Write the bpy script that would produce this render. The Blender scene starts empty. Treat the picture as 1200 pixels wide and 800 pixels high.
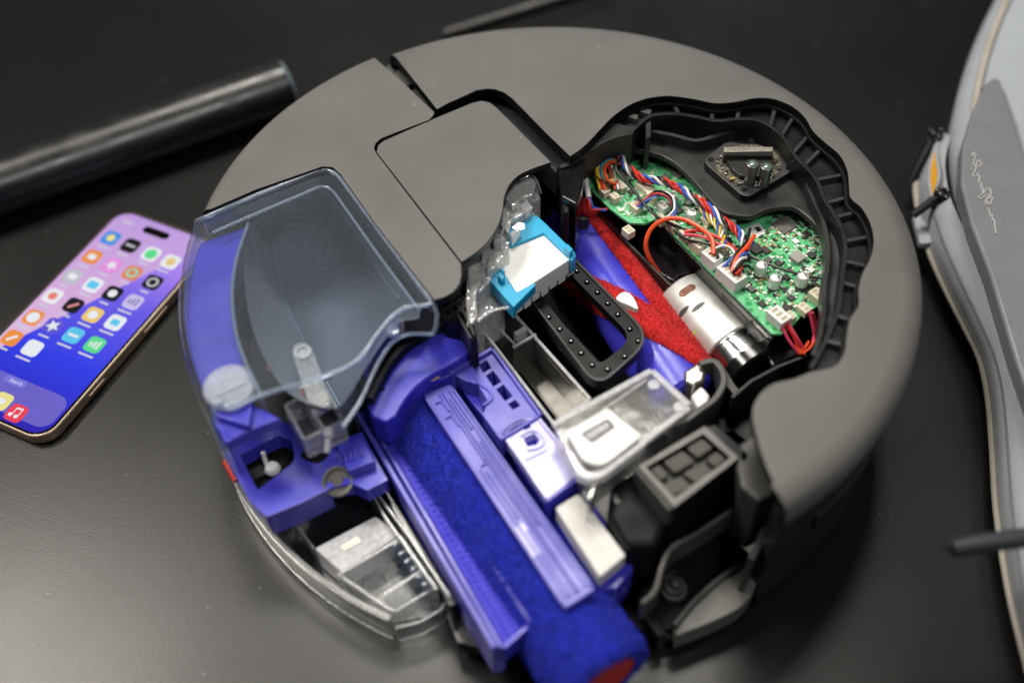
import bpy, bmesh, math, random
from mathutils import Vector, Matrix
random.seed(7)
scene = bpy.context.scene
col = scene.collection

# ------------------------------------------------------------------ camera
H = 0.100                                   # height of the vacuum's lid above the table
EL, ROLL, DIST, TX, TY = 0.89248, -0.02836, 0.49478, -0.02125, -0.06657
LENS = 38.0
FPX = LENS / 36.0 * 1200.0
fw = Vector((0, math.cos(EL), -math.sin(EL)))
rt0 = Vector((1, 0, 0)); up0 = rt0.cross(fw)
rt = math.cos(ROLL) * rt0 + math.sin(ROLL) * up0
up = -math.sin(ROLL) * rt0 + math.cos(ROLL) * up0
CAM = Vector((TX, TY, H)) - DIST * fw
cam_data = bpy.data.cameras.new('camera')
cam = bpy.data.objects.new('camera', cam_data)
col.objects.link(cam)
cam.matrix_world = Matrix(((rt.x, up.x, -fw.x, CAM.x), (rt.y, up.y, -fw.y, CAM.y), (rt.z, up.z, -fw.z, CAM.z), (0, 0, 0, 1)))
cam_data.lens = LENS
cam_data.sensor_width = 36.0
cam_data.clip_start = 0.01
cam_data.clip_end = 50
cam_data.dof.use_dof = True
cam_data.dof.focus_distance = 0.572
cam_data.dof.aperture_fstop = 2.5
scene.camera = cam

# ------------------------------------------------------------------ light: exhibition hall ceiling lamps, plus an added front fill and rim panel
world = bpy.data.worlds.new('World')
scene.world = world
world.use_nodes = True
bg = world.node_tree.nodes['Background']
bg.inputs['Color'].default_value = (0.80, 0.88, 1.0, 1)
bg.inputs['Strength'].default_value = 0.035

def area(name, loc, target, sx, sy, power, color):
    L = bpy.data.lights.new(name, 'AREA')
    L.shape = 'RECTANGLE'; L.size = sx; L.size_y = sy
    L.energy = power; L.color = color
    o = bpy.data.objects.new(name, L)
    col.objects.link(o)
    o.location = loc
    d = Vector(target) - Vector(loc)
    o.rotation_euler = d.to_track_quat('-Z', 'Y').to_euler()
    return o
area('ceiling_and_fill_lamp', (-1.20, 0.34, 1.9), (0, 0, 0), 1.0, 0.30, 36, (1.0, 0.94, 0.85))
area('ceiling_and_fill_lamp', (0.02, 0.88, 1.9), (0, 0, 0), 0.8, 0.35, 26, (1.0, 0.95, 0.87))
area('ceiling_and_fill_lamp', (0.55, -0.95, 1.9), (0, 0, 0), 0.6, 0.4, 12, (1.0, 0.97, 0.93))  # unseen fill from the front, added to brighten the duct
area('far_rim_panel', (0.2, 3.2, 0.75), (0, 0, 0.05), 2.4, 0.5, 5, (0.72, 0.86, 1.0))  # unseen cool panel added for the pale line along the lid's far rim

scene.render.engine = 'CYCLES'
scene.cycles.use_denoising = True
scene.cycles.max_bounces = 10
scene.cycles.transparent_max_bounces = 24
scene.cycles.glossy_bounces = 5
scene.cycles.sample_clamp_indirect = 4.0
scene.cycles.caustics_reflective = False
scene.cycles.caustics_refractive = False
scene.view_settings.view_transform = 'Standard'
scene.view_settings.look = 'None'
scene.view_settings.gamma = 1.0
scene.view_settings.use_curve_mapping = False
scene.view_settings.exposure = 0.15

# ------------------------------------------------------------------ helpers
def P(x, y, z=0.0):
    """point at height z seen at photograph pixel (x, y)"""
    d = fw + (x - 600.0) / FPX * rt + (400.0 - y) / FPX * up
    return CAM + d * ((z - CAM.z) / d.z)

def PL(pts, z):
    return [P(x, y, z) for x, y in pts]

def cat(pts, n=6, closed=False):
    pts = [tuple(p) for p in pts]
    m = len(pts); out = []
    segs = m if closed else m - 1
    for i in range(segs):
        if closed:
            p0, p1, p2, p3 = pts[i - 1], pts[i], pts[(i + 1) % m], pts[(i + 2) % m]
        else:
            p0, p1, p2, p3 = pts[max(i - 1, 0)], pts[i], pts[i + 1], pts[min(i + 2, m - 1)]
        for k in range(n):
            t = k / n
            out.append(tuple(0.5 * (2 * b + (c - a) * t + (2 * a - 5 * b + 4 * c - d) * t * t + (3 * b - a - 3 * c + d) * t ** 3)
                             for a, b, c, d in zip(p0, p1, p2, p3)))
    if not closed:
        out.append(pts[-1])
    return out

def rounded(pts, r, n=5):
    """round the corners of a pixel polygon (r in pixels, or one value per corner)"""
    out = []; m = len(pts)
    for i, p in enumerate(pts):
        rr = r[i] if isinstance(r, (list, tuple)) else r
        a = Vector(pts[i - 1]); b = Vector(p); c = Vector(pts[(i + 1) % m])
        if rr <= 0:
            out.append(tuple(b)); continue
        d0 = min(rr, (a - b).length * .48); d1 = min(rr, (c - b).length * .48)
        s = b + (a - b).normalized() * d0; e = b + (c - b).normalized() * d1
        for k in range(n + 1):
            t = k / n
            out.append(tuple(s * (1 - t) ** 2 + b * 2 * t * (1 - t) + e * t * t))
    return out

LOC = {}
def link(o, parent=None):
    col.objects.link(o)
    if parent is not None:
        o.parent = parent
        LOC[o.name] = LOC[parent.name]
    else:
        LOC[o.name] = Vector((0, 0, 0))
    return o

def empty(name, loc, label, category):
    o = bpy.data.objects.new(name, None)
    o.empty_display_size = 0.02
    o.location = loc
    col.objects.link(o)
    LOC[o.name] = Vector(loc)
    o['label'] = label; o['category'] = category
    return o

def mesh(name, verts, faces, mats, fmat=None, smooth=35):
    me = bpy.data.meshes.new(name)
    me.from_pydata([tuple(v) for v in verts], [], faces)
    if not isinstance(mats, (list, tuple)): mats = [mats]
    for m in mats: me.materials.append(m)
    if fmat: me.polygons.foreach_set('material_index', fmat)
    me.validate()
    if smooth:
        me.polygons.foreach_set('use_smooth', [True] * len(me.polygons))
        me.update()
        me.set_sharp_from_angle(angle=math.radians(smooth))
    me.update()
    return me

def add(name, verts, faces, mats, parent=None, fmat=None, smooth=35, bevel=0, seg=2, label=None):
    off = LOC[parent.name] if parent is not None else Vector((0, 0, 0))
    me = mesh(name, [Vector(v) - off for v in verts], faces, mats, fmat, smooth)
    o = bpy.data.objects.new(name, me)
    link(o, parent)
    if bevel:
        b = o.modifiers.new('bevel', 'BEVEL')
        b.width = bevel; b.segments = seg; b.limit_method = 'ANGLE'; b.angle_limit = math.radians(38)
        b.harden_normals = bool(smooth)
    if label: o['label'] = label
    return o

def ccw(pts):
    a = sum(pts[i - 1][0] * pts[i][1] - pts[i][0] * pts[i - 1][1] for i in range(len(pts)))
    return list(pts) if a > 0 else list(reversed(pts))

def prismW(name, xy, z1, z0, mats, parent, bevel=.0004, smooth=35, ztop=None, label=None, shrink=0):
    """solid with outline xy (world); mats = one material, or [cap, side]"""
    xy = ccw([(p[0], p[1]) for p in xy]); n = len(xy)
    cx = sum(p[0] for p in xy) / n; cy = sum(p[1] for p in xy) / n
    zt = [ztop(*p) if ztop else z1 for p in xy]
    v = [(x, y, z) for (x, y), z in zip(xy, zt)] + [(cx + (x - cx) * (1 - shrink), cy + (y - cy) * (1 - shrink), z0) for x, y in xy]
    f = [tuple(range(n)), tuple(range(2 * n - 1, n - 1, -1))]
    f += [(i, i + n, (i + 1) % n + n, (i + 1) % n) for i in range(n)]
    fm = None
    if isinstance(mats, (list, tuple)): fm = [0, 1] + [1] * n
    return add(name, v, f, mats, parent, fm, smooth, bevel, label=label)

def prism(name, px, z1, z0, mats, parent, **k):
    return prismW(name, PL(px, z1), z1, z0, mats, parent, **k)

def holed(name, outer, holes, z1, z0, mats, parent, px=True, smooth=30, label=None):
    """plate with holes; outlines in pixels at z1"""
    bm = bmesh.new()
    loops = []
    for L in [outer] + list(holes):
        w = [P(x, y, z1) for x, y in L] if px else [Vector((x, y, z1)) for x, y in L]
        vs = [bm.verts.new(p) for p in w]
        loops.append(vs)
        for i in range(len(vs)): bm.edges.new((vs[i - 1], vs[i]))
    bmesh.ops.triangle_fill(bm, use_beauty=True, use_dissolve=False, edges=bm.edges[:])
    for f in bm.faces:
        if f.normal.z < 0: f.normal_flip()
    top = list(bm.faces)
    for vs in loops:
        lo = [bm.verts.new((v.co.x, v.co.y, z0)) for v in vs]
        for i in range(len(vs)):
            f = bm.faces.new((vs[i - 1], lo[i - 1], lo[i], vs[i])); f.material_index = 1 if isinstance(mats, (list, tuple)) else 0
    bmesh.ops.recalc_face_normals(bm, faces=bm.faces[:])
    bm.normal_update()
    if top[0].normal.z < 0:
        bmesh.ops.reverse_faces(bm, faces=bm.faces[:])
    off = LOC[parent.name]
    bmesh.ops.translate(bm, vec=-off, verts=bm.verts[:])
    me = bpy.data.meshes.new(name); bm.to_mesh(me); bm.free()
    for m in (mats if isinstance(mats, (list, tuple)) else [mats]): me.materials.append(m)
    me.polygons.foreach_set('use_smooth', [True] * len(me.polygons)); me.update()
    me.set_sharp_from_angle(angle=math.radians(smooth))
    o = link(bpy.data.objects.new(name, me), parent)
    if label: o['label'] = label
    return o

def offsets(pts, closed):
    n = len(pts); out = []
    for i in range(n):
        a = pts[i - 1] if (i > 0 or closed) else pts[i]
        b = pts[(i + 1) % n] if (i < n - 1 or closed) else pts[i]
        d = Vector((b[0] - a[0], b[1] - a[1])); d = d.normalized() if d.length > 1e-9 else Vector((1, 0))
        out.append(Vector((-d.y, d.x, 0)))
    return out

def wall(name, pts, th, z0, mat, parent, closed=False, bevel=.0003, smooth=40, label=None):
    """thin upright wall under the world polyline pts (its top edge)"""
    pts = [Vector(p) for p in pts]; n = len(pts); nr = offsets(pts, closed)
    zb = (lambda i: z0[i]) if isinstance(z0, (list, tuple)) else (lambda i: z0)
    v = []
    for i, p in enumerate(pts):
        a = p + nr[i] * th / 2; b = p - nr[i] * th / 2
        v += [a, b, Vector((b.x, b.y, zb(i))), Vector((a.x, a.y, zb(i)))]
    f = []
    for i in range(n if closed else n - 1):
        j = (i + 1) % n
        for k in range(4):
            f.append((4 * i + k, 4 * i + (k + 1) % 4, 4 * j + (k + 1) % 4, 4 * j + k))
    if not closed:
        f += [(3, 2, 1, 0), tuple(4 * (n - 1) + k for k in range(4))]
    return add(name, v, f, mat, parent, None, smooth, bevel, label=label)

def tube(name, pts, r, mat, parent, n=8, closed=False, smooth=50, label=None):
    pts = [Vector(p) for p in pts]; m = len(pts)
    rr = r if isinstance(r, (list, tuple)) else [r] * m
    v = []; f = []; nrm = None
    for i, p in enumerate(pts):
        a = pts[i - 1] if (i > 0 or closed) else p
        b = pts[(i + 1) % m] if (i < m - 1 or closed) else p
        d = (b - a).normalized()
        if nrm is None:
            nrm = d.cross(Vector((0, 0, 1)))
            if nrm.length < 1e-4: nrm = d.cross(Vector((1, 0, 0)))
        nrm = (nrm - d * nrm.dot(d)).normalized(); bn = d.cross(nrm)
        for k in range(n):
            t = 2 * math.pi * k / n
            v.append(p + (nrm * math.cos(t) + bn * math.sin(t)) * rr[i])
    for i in range(m if closed else m - 1):
        j = (i + 1) % m
        for k in range(n):
            f.append((i * n + k, i * n + (k + 1) % n, j * n + (k + 1) % n, j * n + k))
    if not closed:
        f += [tuple(range(n - 1, -1, -1)), tuple((m - 1) * n + k for k in range(n))]
    return add(name, v, f, mat, parent, None, smooth, label=label)

def lathe(name, A, d, prof, mats, parent, n=40, smooth=35, bevel=0, fm=None, label=None):
    """surface of revolution from A along d; prof = [(along, radius)]"""
    A = Vector(A); d = Vector(d).normalized()
    u = d.cross(Vector((0, 0, 1)))
    if u.length < 1e-4: u = Vector((1, 0, 0))
    u.normalize(); w = d.cross(u)
    v = []; f = []; mi = []
    for (s, r) in prof:
        for k in range(n):
            t = 2 * math.pi * k / n
            v.append(A + d * s + (u * math.cos(t) + w * math.sin(t)) * r)
    for i in range(len(prof) - 1):
        for k in range(n):
            f.append((i * n + k, i * n + (k + 1) % n, (i + 1) * n + (k + 1) % n, (i + 1) * n + k))
            mi.append(fm[i] if fm else 0)
    f += [tuple(range(n - 1, -1, -1)), tuple((len(prof) - 1) * n + k for k in range(n))]
    mi += [fm[0] if fm else 0, fm[-1] if fm else 0]
    return add(name, v, f, mats, parent, mi, smooth, bevel, label=label)

def obox(name, c, w, d, h, ang, mat, parent, bevel=.0003, tilt=None, label=None):
    """box standing with its base centre at c"""
    ca, sa = math.cos(ang), math.sin(ang)
    v = []
    for z in (0, h):
        for sx, sy in ((-1, -1), (1, -1), (1, 1), (-1, 1)):
            x, y = sx * w / 2, sy * d / 2
            v.append(Vector(c) + Vector((ca * x - sa * y, sa * x + ca * y, z)))
    f = [(3, 2, 1, 0), (4, 5, 6, 7), (0, 1, 5, 4), (1, 2, 6, 5), (2, 3, 7, 6), (3, 0, 4, 7)]
    return add(name, v, f, mat, parent, None, 35, bevel, label=label)

def inst(name, me, loc, rz, parent, scale=1.0):
    o = bpy.data.objects.new(name, me)
    link(o, parent)
    o.location = Vector(loc) - LOC[parent.name]
    o.rotation_euler = (0, 0, rz)
    o.scale = (scale,) * 3 if not isinstance(scale, (tuple, list)) else scale
    return o

def loft(name, rows, mat, parent, smooth=60, closed=False, label=None, flip=False):
    m = len(rows[0]); v = [p for r in rows for p in r]; f = []
    for i in range(len(rows) - 1):
        for k in range(m - 1):
            q = (i * m + k, i * m + k + 1, (i + 1) * m + k + 1, (i + 1) * m + k)
            f.append(tuple(reversed(q)) if flip else q)
    return add(name, v, f, mat, parent, None, smooth, label=label)

def text(name, body, loc, size, rz, mat, parent, rx=0.0):
    cu = bpy.data.curves.new(name, 'FONT'); cu.body = body; cu.size = size
    cu.align_x = 'CENTER'; cu.align_y = 'CENTER'; cu.extrude = 0.00003
    tmp = bpy.data.objects.new(name, cu); col.objects.link(tmp)
    bpy.context.view_layer.update()
    me = bpy.data.meshes.new_from_object(tmp.evaluated_get(bpy.context.evaluated_depsgraph_get()))
    bpy.data.objects.remove(tmp)
    me.materials.clear(); me.materials.append(mat)
    o = inst(name, me, loc, rz, parent)
    o.rotation_euler = (rx, 0, rz)
    return o

def fuzz(name, samples, length, mat, parent, width=.0005):
    """short pile: one sliver per sample (point, normal)"""
    v = []; f = []
    for p, nn in samples:
        t = Vector((random.gauss(0, 1), random.gauss(0, 1), random.gauss(0, 1)))
        s = nn.cross(t)
        if s.length < 1e-6: continue
        s.normalize()
        tip = p + (nn * .8 + t * .75).normalized() * length * random.uniform(.6, 1.2)
        i = len(v)
        v += [p - s * width / 2, p + s * width / 2, tip]
        f.append((i, i + 1, i + 2))
    o = add(name, v, f, mat, parent, None, 0)
    o['kind'] = 'stuff'
    return o

# ------------------------------------------------------------------ materials
def nodes_of(name):
    m = bpy.data.materials.new(name); m.use_nodes = True
    nt = m.node_tree
    return m, nt, nt.nodes, nt.links, nt.nodes['Principled BSDF']

def M(name, c, rough=.4, metal=0.0, var=.12, vs=180, bump=0.0, bs=2500, spec=.5, emit=None, es=0, rvar=.08, coat=0, sheen=0, subs=0, detail=4, specks=0.0, ss=110):
    m, nt, N, L, b = nodes_of(name)
    tc = N.new('ShaderNodeTexCoord')
    nz = N.new('ShaderNodeTexNoise'); nz.inputs['Scale'].default_value = vs; nz.inputs['Detail'].default_value = detail
    L.new(tc.outputs['Object'], nz.inputs['Vector'])
    mr = N.new('ShaderNodeMapRange'); mr.inputs['From Min'].default_value = .25; mr.inputs['From Max'].default_value = .75
    mr.inputs['To Min'].default_value = 1 - var; mr.inputs['To Max'].default_value = 1 + var
    L.new(nz.outputs['Fac'], mr.inputs['Value'])
    mx = N.new('ShaderNodeMix'); mx.data_type = 'RGBA'; mx.blend_type = 'MULTIPLY'; mx.inputs['Factor'].default_value = 1
    mx.inputs['A'].default_value = (*c, 1)
    L.new(mr.outputs['Result'], mx.inputs['B'])
    if specks:                                  # dust caught on the surface, and faint handling smears
        vo = N.new('ShaderNodeTexVoronoi'); vo.inputs['Scale'].default_value = ss
        L.new(tc.outputs['Object'], vo.inputs['Vector'])
        wn = N.new('ShaderNodeMapRange'); wn.inputs['From Min'].default_value = .03; wn.inputs['From Max'].default_value = .075
        wn.inputs['To Min'].default_value = specks; wn.inputs['To Max'].default_value = 0
        L.new(vo.outputs['Distance'], wn.inputs['Value'])
        sc_ = N.new('ShaderNodeSeparateColor'); L.new(vo.outputs['Color'], sc_.inputs['Color'])
        ml = N.new('ShaderNodeMath'); ml.operation = 'MULTIPLY'; L.new(wn.outputs['Result'], ml.inputs[0]); L.new(sc_.outputs['Red'], ml.inputs[1])
        dm = N.new('ShaderNodeMix'); dm.data_type = 'RGBA'; dm.inputs['B'].default_value = (.42, .41, .38, 1)
        L.new(ml.outputs[0], dm.inputs['Factor']); L.new(mx.outputs['Result'], dm.inputs['A'])
        mx = dm
    L.new(mx.outputs['Result'], b.inputs['Base Color'])
    n2 = N.new('ShaderNodeTexNoise'); n2.inputs['Scale'].default_value = vs * .37; n2.inputs['Detail'].default_value = 6
    L.new(tc.outputs['Object'], n2.inputs['Vector'])
    m2 = N.new('ShaderNodeMapRange'); m2.inputs['From Min'].default_value = .3; m2.inputs['From Max'].default_value = .7
    m2.inputs['To Min'].default_value = max(rough - rvar, .02); m2.inputs['To Max'].default_value = min(rough + rvar, 1)
    L.new(n2.outputs['Fac'], m2.inputs['Value']); L.new(m2.outputs['Result'], b.inputs['Roughness'])
    b.inputs['Metallic'].default_value = metal
    b.inputs['Specular IOR Level'].default_value = spec
    if coat: b.inputs['Coat Weight'].default_value = coat; b.inputs['Coat Roughness'].default_value = .08
    if sheen: b.inputs['Sheen Weight'].default_value = sheen; b.inputs['Sheen Roughness'].default_value = .5
    if bump:
        n3 = N.new('ShaderNodeTexNoise'); n3.inputs['Scale'].default_value = bs; n3.inputs['Detail'].default_value = 3
        L.new(tc.outputs['Object'], n3.inputs['Vector'])
        bp = N.new('ShaderNodeBump'); bp.inputs['Strength'].default_value = bump; bp.inputs['Distance'].default_value = .0006
        L.new(n3.outputs['Fac'], bp.inputs['Height']); L.new(bp.outputs['Normal'], b.inputs['Normal'])
    if emit:
        b.inputs['Emission Color'].default_value = (*emit, 1); b.inputs['Emission Strength'].default_value = es
    return m

def clear(name, tint, f0=.04, haze=.06, hazec=(.75, .8, .88), rough=.05, wav=0.0, ws=60):
    """clear moulded plastic: transmits, mirrors more at a glancing angle, a little milky"""
    m, nt, N, L, b = nodes_of(name)
    N.remove(b)
    out = [n for n in N if n.type == 'OUTPUT_MATERIAL'][0]
    lw = N.new('ShaderNodeLayerWeight'); lw.inputs['Blend'].default_value = .5
    pw = N.new('ShaderNodeMath'); pw.operation = 'POWER'; pw.inputs[1].default_value = 4.0
    ma = N.new('ShaderNodeMath'); ma.operation = 'MULTIPLY_ADD'; ma.inputs[1].default_value = 1 - f0; ma.inputs[2].default_value = f0
    L.new(lw.outputs['Facing'], pw.inputs[0]); L.new(pw.outputs[0], ma.inputs[0])
    tr = N.new('ShaderNodeBsdfTransparent'); tr.inputs['Color'].default_value = (*tint, 1)
    gl = N.new('ShaderNodeBsdfGlossy'); gl.inputs['Roughness'].default_value = rough; gl.inputs['Color'].default_value = (1, 1, 1, 1)
    df = N.new('ShaderNodeBsdfDiffuse'); df.inputs['Color'].default_value = (*hazec, 1)
    tc = N.new('ShaderNodeTexCoord')
    nz = N.new('ShaderNodeTexNoise'); nz.inputs['Scale'].default_value = 420; nz.inputs['Detail'].default_value = 8
    L.new(tc.outputs['Object'], nz.inputs['Vector'])
    hz = N.new('ShaderNodeMapRange'); hz.inputs['From Min'].default_value = .35; hz.inputs['From Max'].default_value = .75
    hz.inputs['To Min'].default_value = haze * .8; hz.inputs['To Max'].default_value = haze * 1.3
    L.new(nz.outputs['Fac'], hz.inputs['Value'])
    m1 = N.new('ShaderNodeMixShader'); L.new(hz.outputs['Result'], m1.inputs['Fac']); L.new(tr.outputs[0], m1.inputs[1]); L.new(df.outputs[0], m1.inputs[2])
    m2 = N.new('ShaderNodeMixShader'); L.new(ma.outputs[0], m2.inputs['Fac']); L.new(m1.outputs[0], m2.inputs[1]); L.new(gl.outputs[0], m2.inputs[2])
    L.new(m2.outputs[0], out.inputs['Surface'])
    if wav:
        n3 = N.new('ShaderNodeTexNoise'); n3.inputs['Scale'].default_value = ws
        L.new(tc.outputs['Object'], n3.inputs['Vector'])
        bp = N.new('ShaderNodeBump'); bp.inputs['Strength'].default_value = wav; bp.inputs['Distance'].default_value = .002
        L.new(n3.outputs['Fac'], bp.inputs['Height']); L.new(bp.outputs['Normal'], gl.inputs['Normal'])
    return m

GREY = M('matt_grey_lid', (.113, .109, .104), .46, var=.09, vs=30, bump=.14, bs=4200, spec=.4, rvar=.14, specks=.55, ss=85)
EDGE = M('black_lid_edge', (.006, .006, .006), .45, bump=.04, spec=.15)
BLK = M('black_plastic', (.006, .006, .0065), .40, bump=.10, bs=1500, rvar=.15, specks=.08, ss=300, spec=.22)
GLOSSBLK = M('shiny_black_plastic', (.006, .006, .0065), .16, bump=.02)
DECK = M('dark_grey_plastic', (.020, .0198, .0195), .38, bump=.08, bs=2200, rvar=.14, specks=.12, ss=260, spec=.35)
MIDG = M('worn_grey_plastic', (.052, .050, .047), .45, bump=.05, bs=2200)
RUB = M('black_rubber', (.0060, .0060, .0064), .46, bump=.10, bs=1300, spec=.22)
BLUE = M('violet_blue_plastic', (.052, .047, .54), .27, var=.14, vs=70, bump=.08, bs=900, rvar=.14, specks=.25, ss=300)
BLUE2 = M('pale_violet_plastic', (.090, .080, .50), .35, var=.12, vs=70, bump=.08, bs=900, rvar=.12, specks=.25, ss=300)
PLUSH = M('blue_plush', (.006, .020, .44), .9, var=.20, vs=160, sheen=.1, bump=.3, bs=2600)
RED = M('red_plush', (.55, .010, .010), .9, var=.15, vs=200, sheen=.15, bump=.2, bs=2600)
REDP = M('red_plastic', (.62, .03, .02), .4)
CYAN = M('cyan_plastic', (.006, .36, .62), .35, var=.04)
WHITE = M('white_filter', (.86, .86, .84), .75, var=.03, bump=.15, bs=900)
WPL = M('white_plastic', (.74, .73, .72), .35, var=.04, bump=.05)
CREAM = M('cream_connector', (.66, .60, .46), .45, var=.08)
STEEL = M('brushed_steel', (.72, .72, .70), .44, .75, var=.05, bump=.04, bs=3000)
CHROME = M('polished_metal', (.50, .50, .50), .18, 1.0, var=.04)
CANM = M('capacitor_can', (.78, .78, .77), .38, .55, var=.02)
CHIP = M('chip_black', (.030, .029, .028), .5)
CHIPG = M('chip_grey', (.10, .098, .092), .42)
GOLD = M('gold_contact', (.62, .45, .18), .35, .9)
CLR = clear('clear_plastic', (.90, .93, .96), .05, .05)
CLRT = clear('clear_tank_plastic', (.95, .97, .99), .09, .030, (.72, .80, .92), wav=.10, ws=35)
CLRE = clear('clear_plastic_edge', (.80, .87, .95), .07, .20, (.60, .70, .88), .18)
ICE = clear('clear_broken_plastic', (.92, .93, .93), .14, .55, (.92, .91, .89), .12, wav=.8, ws=160)
FROST = clear('frosted_plastic', (.93, .93, .93), .04, .42, (.84, .84, .87), .4)
CLRW = clear('clear_white_plastic', (.93, .94, .95), .08, .26, (.88, .88, .88), .12)
SUMP = clear('clear_sump_plastic', (.92, .93, .93), .06, .12, (.80, .79, .76), .22)
def W(n, c): return M('wire_' + n, c, .38, var=.03)
WIRE = dict(red=W('red', (.62, .035, .02)), black=W('black', (.012, .012, .012)), white=W('white', (.75, .75, .74)), blue=W('blue', (.04, .12, .55)),
            yellow=W('yellow', (.75, .50, .03)), green=W('green', (.05, .33, .16)), orange=W('orange', (.78, .09, .025)), pink=W('pink', (.70, .06, .12)),
            brown=W('brown', (.16, .06, .03)), grey=W('grey', (.3, .3, .3)))

# ------------------------------------------------------------------ table
def table_material():
    m, nt, N, L, b = nodes_of('black_leathered_table')
    tc = N.new('ShaderNodeTexCoord')
    vo = N.new('ShaderNodeTexNoise'); vo.inputs['Scale'].default_value = 1000; vo.inputs['Detail'].default_value = 5; vo.inputs['Roughness'].default_value = .55
    L.new(tc.outputs['Object'], vo.inputs['Vector'])
    bp = N.new('ShaderNodeBump'); bp.inputs['Strength'].default_value = .16; bp.inputs['Distance'].default_value = .0005
    L.new(vo.outputs['Fac'], bp.inputs['Height']); L.new(bp.outputs['Normal'], b.inputs['Normal'])
    nz = N.new('ShaderNodeTexNoise'); nz.inputs['Scale'].default_value = 9; nz.inputs['Detail'].default_value = 7
    L.new(tc.outputs['Object'], nz.inputs['Vector'])
    mr = N.new('ShaderNodeMapRange'); mr.inputs['To Min'].default_value = .25; mr.inputs['To Max'].default_value = .36
    L.new(nz.outputs['Fac'], mr.inputs['Value']); L.new(mr.outputs['Result'], b.inputs['Roughness'])
    # dust specks
    sp = N.new('ShaderNodeTexVoronoi'); sp.inputs['Scale'].default_value = 55
    L.new(tc.outputs['Object'], sp.inputs['Vector'])
    rp = N.new('ShaderNodeValToRGB')
    rp.color_ramp.elements[0].position = .026; rp.color_ramp.elements[0].color = (.12, .115, .11, 1)
    rp.color_ramp.elements[1].position = .042; rp.color_ramp.elements[1].color = (.0060, .0057, .0054, 1)
    L.new(sp.outputs['Distance'], rp.inputs['Fac']); L.new(rp.outputs['Color'], b.inputs['Base Color'])
    b.inputs['Specular IOR Level'].default_value = .45
    return m
TABLE = table_material()
t = add('table', [(-1.2, -.6, 0), (1.2, -.6, 0), (1.2, 1.2, 0), (-1.2, 1.2, 0), (-1.2, -.6, -.03), (1.2, -.6, -.03), (1.2, 1.2, -.03), (-1.2, 1.2, -.03)],
        [(0, 1, 2, 3), (7, 6, 5, 4), (0, 4, 5, 1), (1, 5, 6, 2), (2, 6, 7, 3), (3, 7, 4, 0)], TABLE, None, None, 30, .004)
t['kind'] = 'structure'
t['label'] = 'black satin table top with fine leather grain under everything'

# ------------------------------------------------------------------ robot vacuum
robot = empty('robot_vacuum', (0, 0, 0), 'round dark grey robot vacuum cut open to show its motor, circuit board and rollers', 'robot vacuum')
R = .180
U = math.radians(-54.7)                      # the long direction of the parts inside
ud = Vector((math.cos(U), math.sin(U), 0)); vd = Vector((-ud.y, ud.x, 0))

def ang(x, y, z): p = P(x, y, z); return math.atan2(p.y, p.x)

def lid(name, inner, a0, a1, mats, zlow, label=None, n=110, rr=.011, rv=.008, th=.0055, Rr=R, H=H):
    """lid: flat top bounded by a circle arc a0..a1 (radians) and the inner outline (world, from a1's end back to a0's); rolled rim"""
    arc = [a0 + (a1 - a0) * i / n for i in range(n + 1)]
    prof = []
    for k in range(7):
        t = math.pi / 2 * k / 6
        prof.append((Rr - rr + rr * math.sin(t), H - rv + rv * math.cos(t)))
    prof += [(Rr + .0006, H - .012), (Rr, zlow), (Rr - .003, zlow), (Rr - .003, H - th - .004), (Rr - rr, H - th)]
    m = len(prof); v = []; f = []; fm = []
    for a in arc:
        for r, z in prof: v.append((r * math.cos(a), r * math.sin(a), z))
    for i in range(n):
        for k in range(m - 1):
            f.append((i * m + k, i * m + k + 1, (i + 1) * m + k + 1, (i + 1) * m + k)); fm.append(0 if k < 8 else 1)
    f.append(tuple(range(m))); fm.append(1)
    f.append(tuple(n * m + k for k in range(m - 1, -1, -1))); fm.append(1)
    base = len(v); q = len(inner)
    v += [(p[0], p[1], H) for p in inner] + [(p[0], p[1], H - th) for p in inner]
    cap = [i * m for i in range(n + 1)] + [base + i for i in range(q)]
    pts = [v[i] for i in cap]
    a = sum(pts[i - 1][0] * pts[i][1] - pts[i][0] * pts[i - 1][1] for i in range(len(pts)))
    f.append(tuple(cap if a > 0 else reversed(cap))); fm.append(0)
    und = [i * m + m - 1 for i in range(n + 1)] + [base + q + i for i in range(q)]
    f.append(tuple(reversed(und) if a > 0 else und)); fm.append(1)
    ch = [(n * m, n * m + m - 1)] + [(base + i, base + q + i) for i in range(q)] + [(0, m - 1)]
    for i in range(len(ch) - 1):
        (p1, p0), (q1, q0) = ch[i], ch[i + 1]
        f.append((p1, p0, q0, q1) if a > 0 else (q1, q0, p0, p1)); fm.append(1)
    me_o = add(name, v, f, mats, robot, fm, 32, label=label)
    bm = bmesh.new(); bm.from_mesh(me_o.data); bmesh.ops.remove_doubles(bm, verts=bm.verts[:], dist=1e-6); bmesh.ops.recalc_face_normals(bm, faces=bm.faces[:]); bm.to_mesh(me_o.data); bm.free()
    me_o.data.set_sharp_from_angle(angle=math.radians(32))
    return me_o

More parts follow.
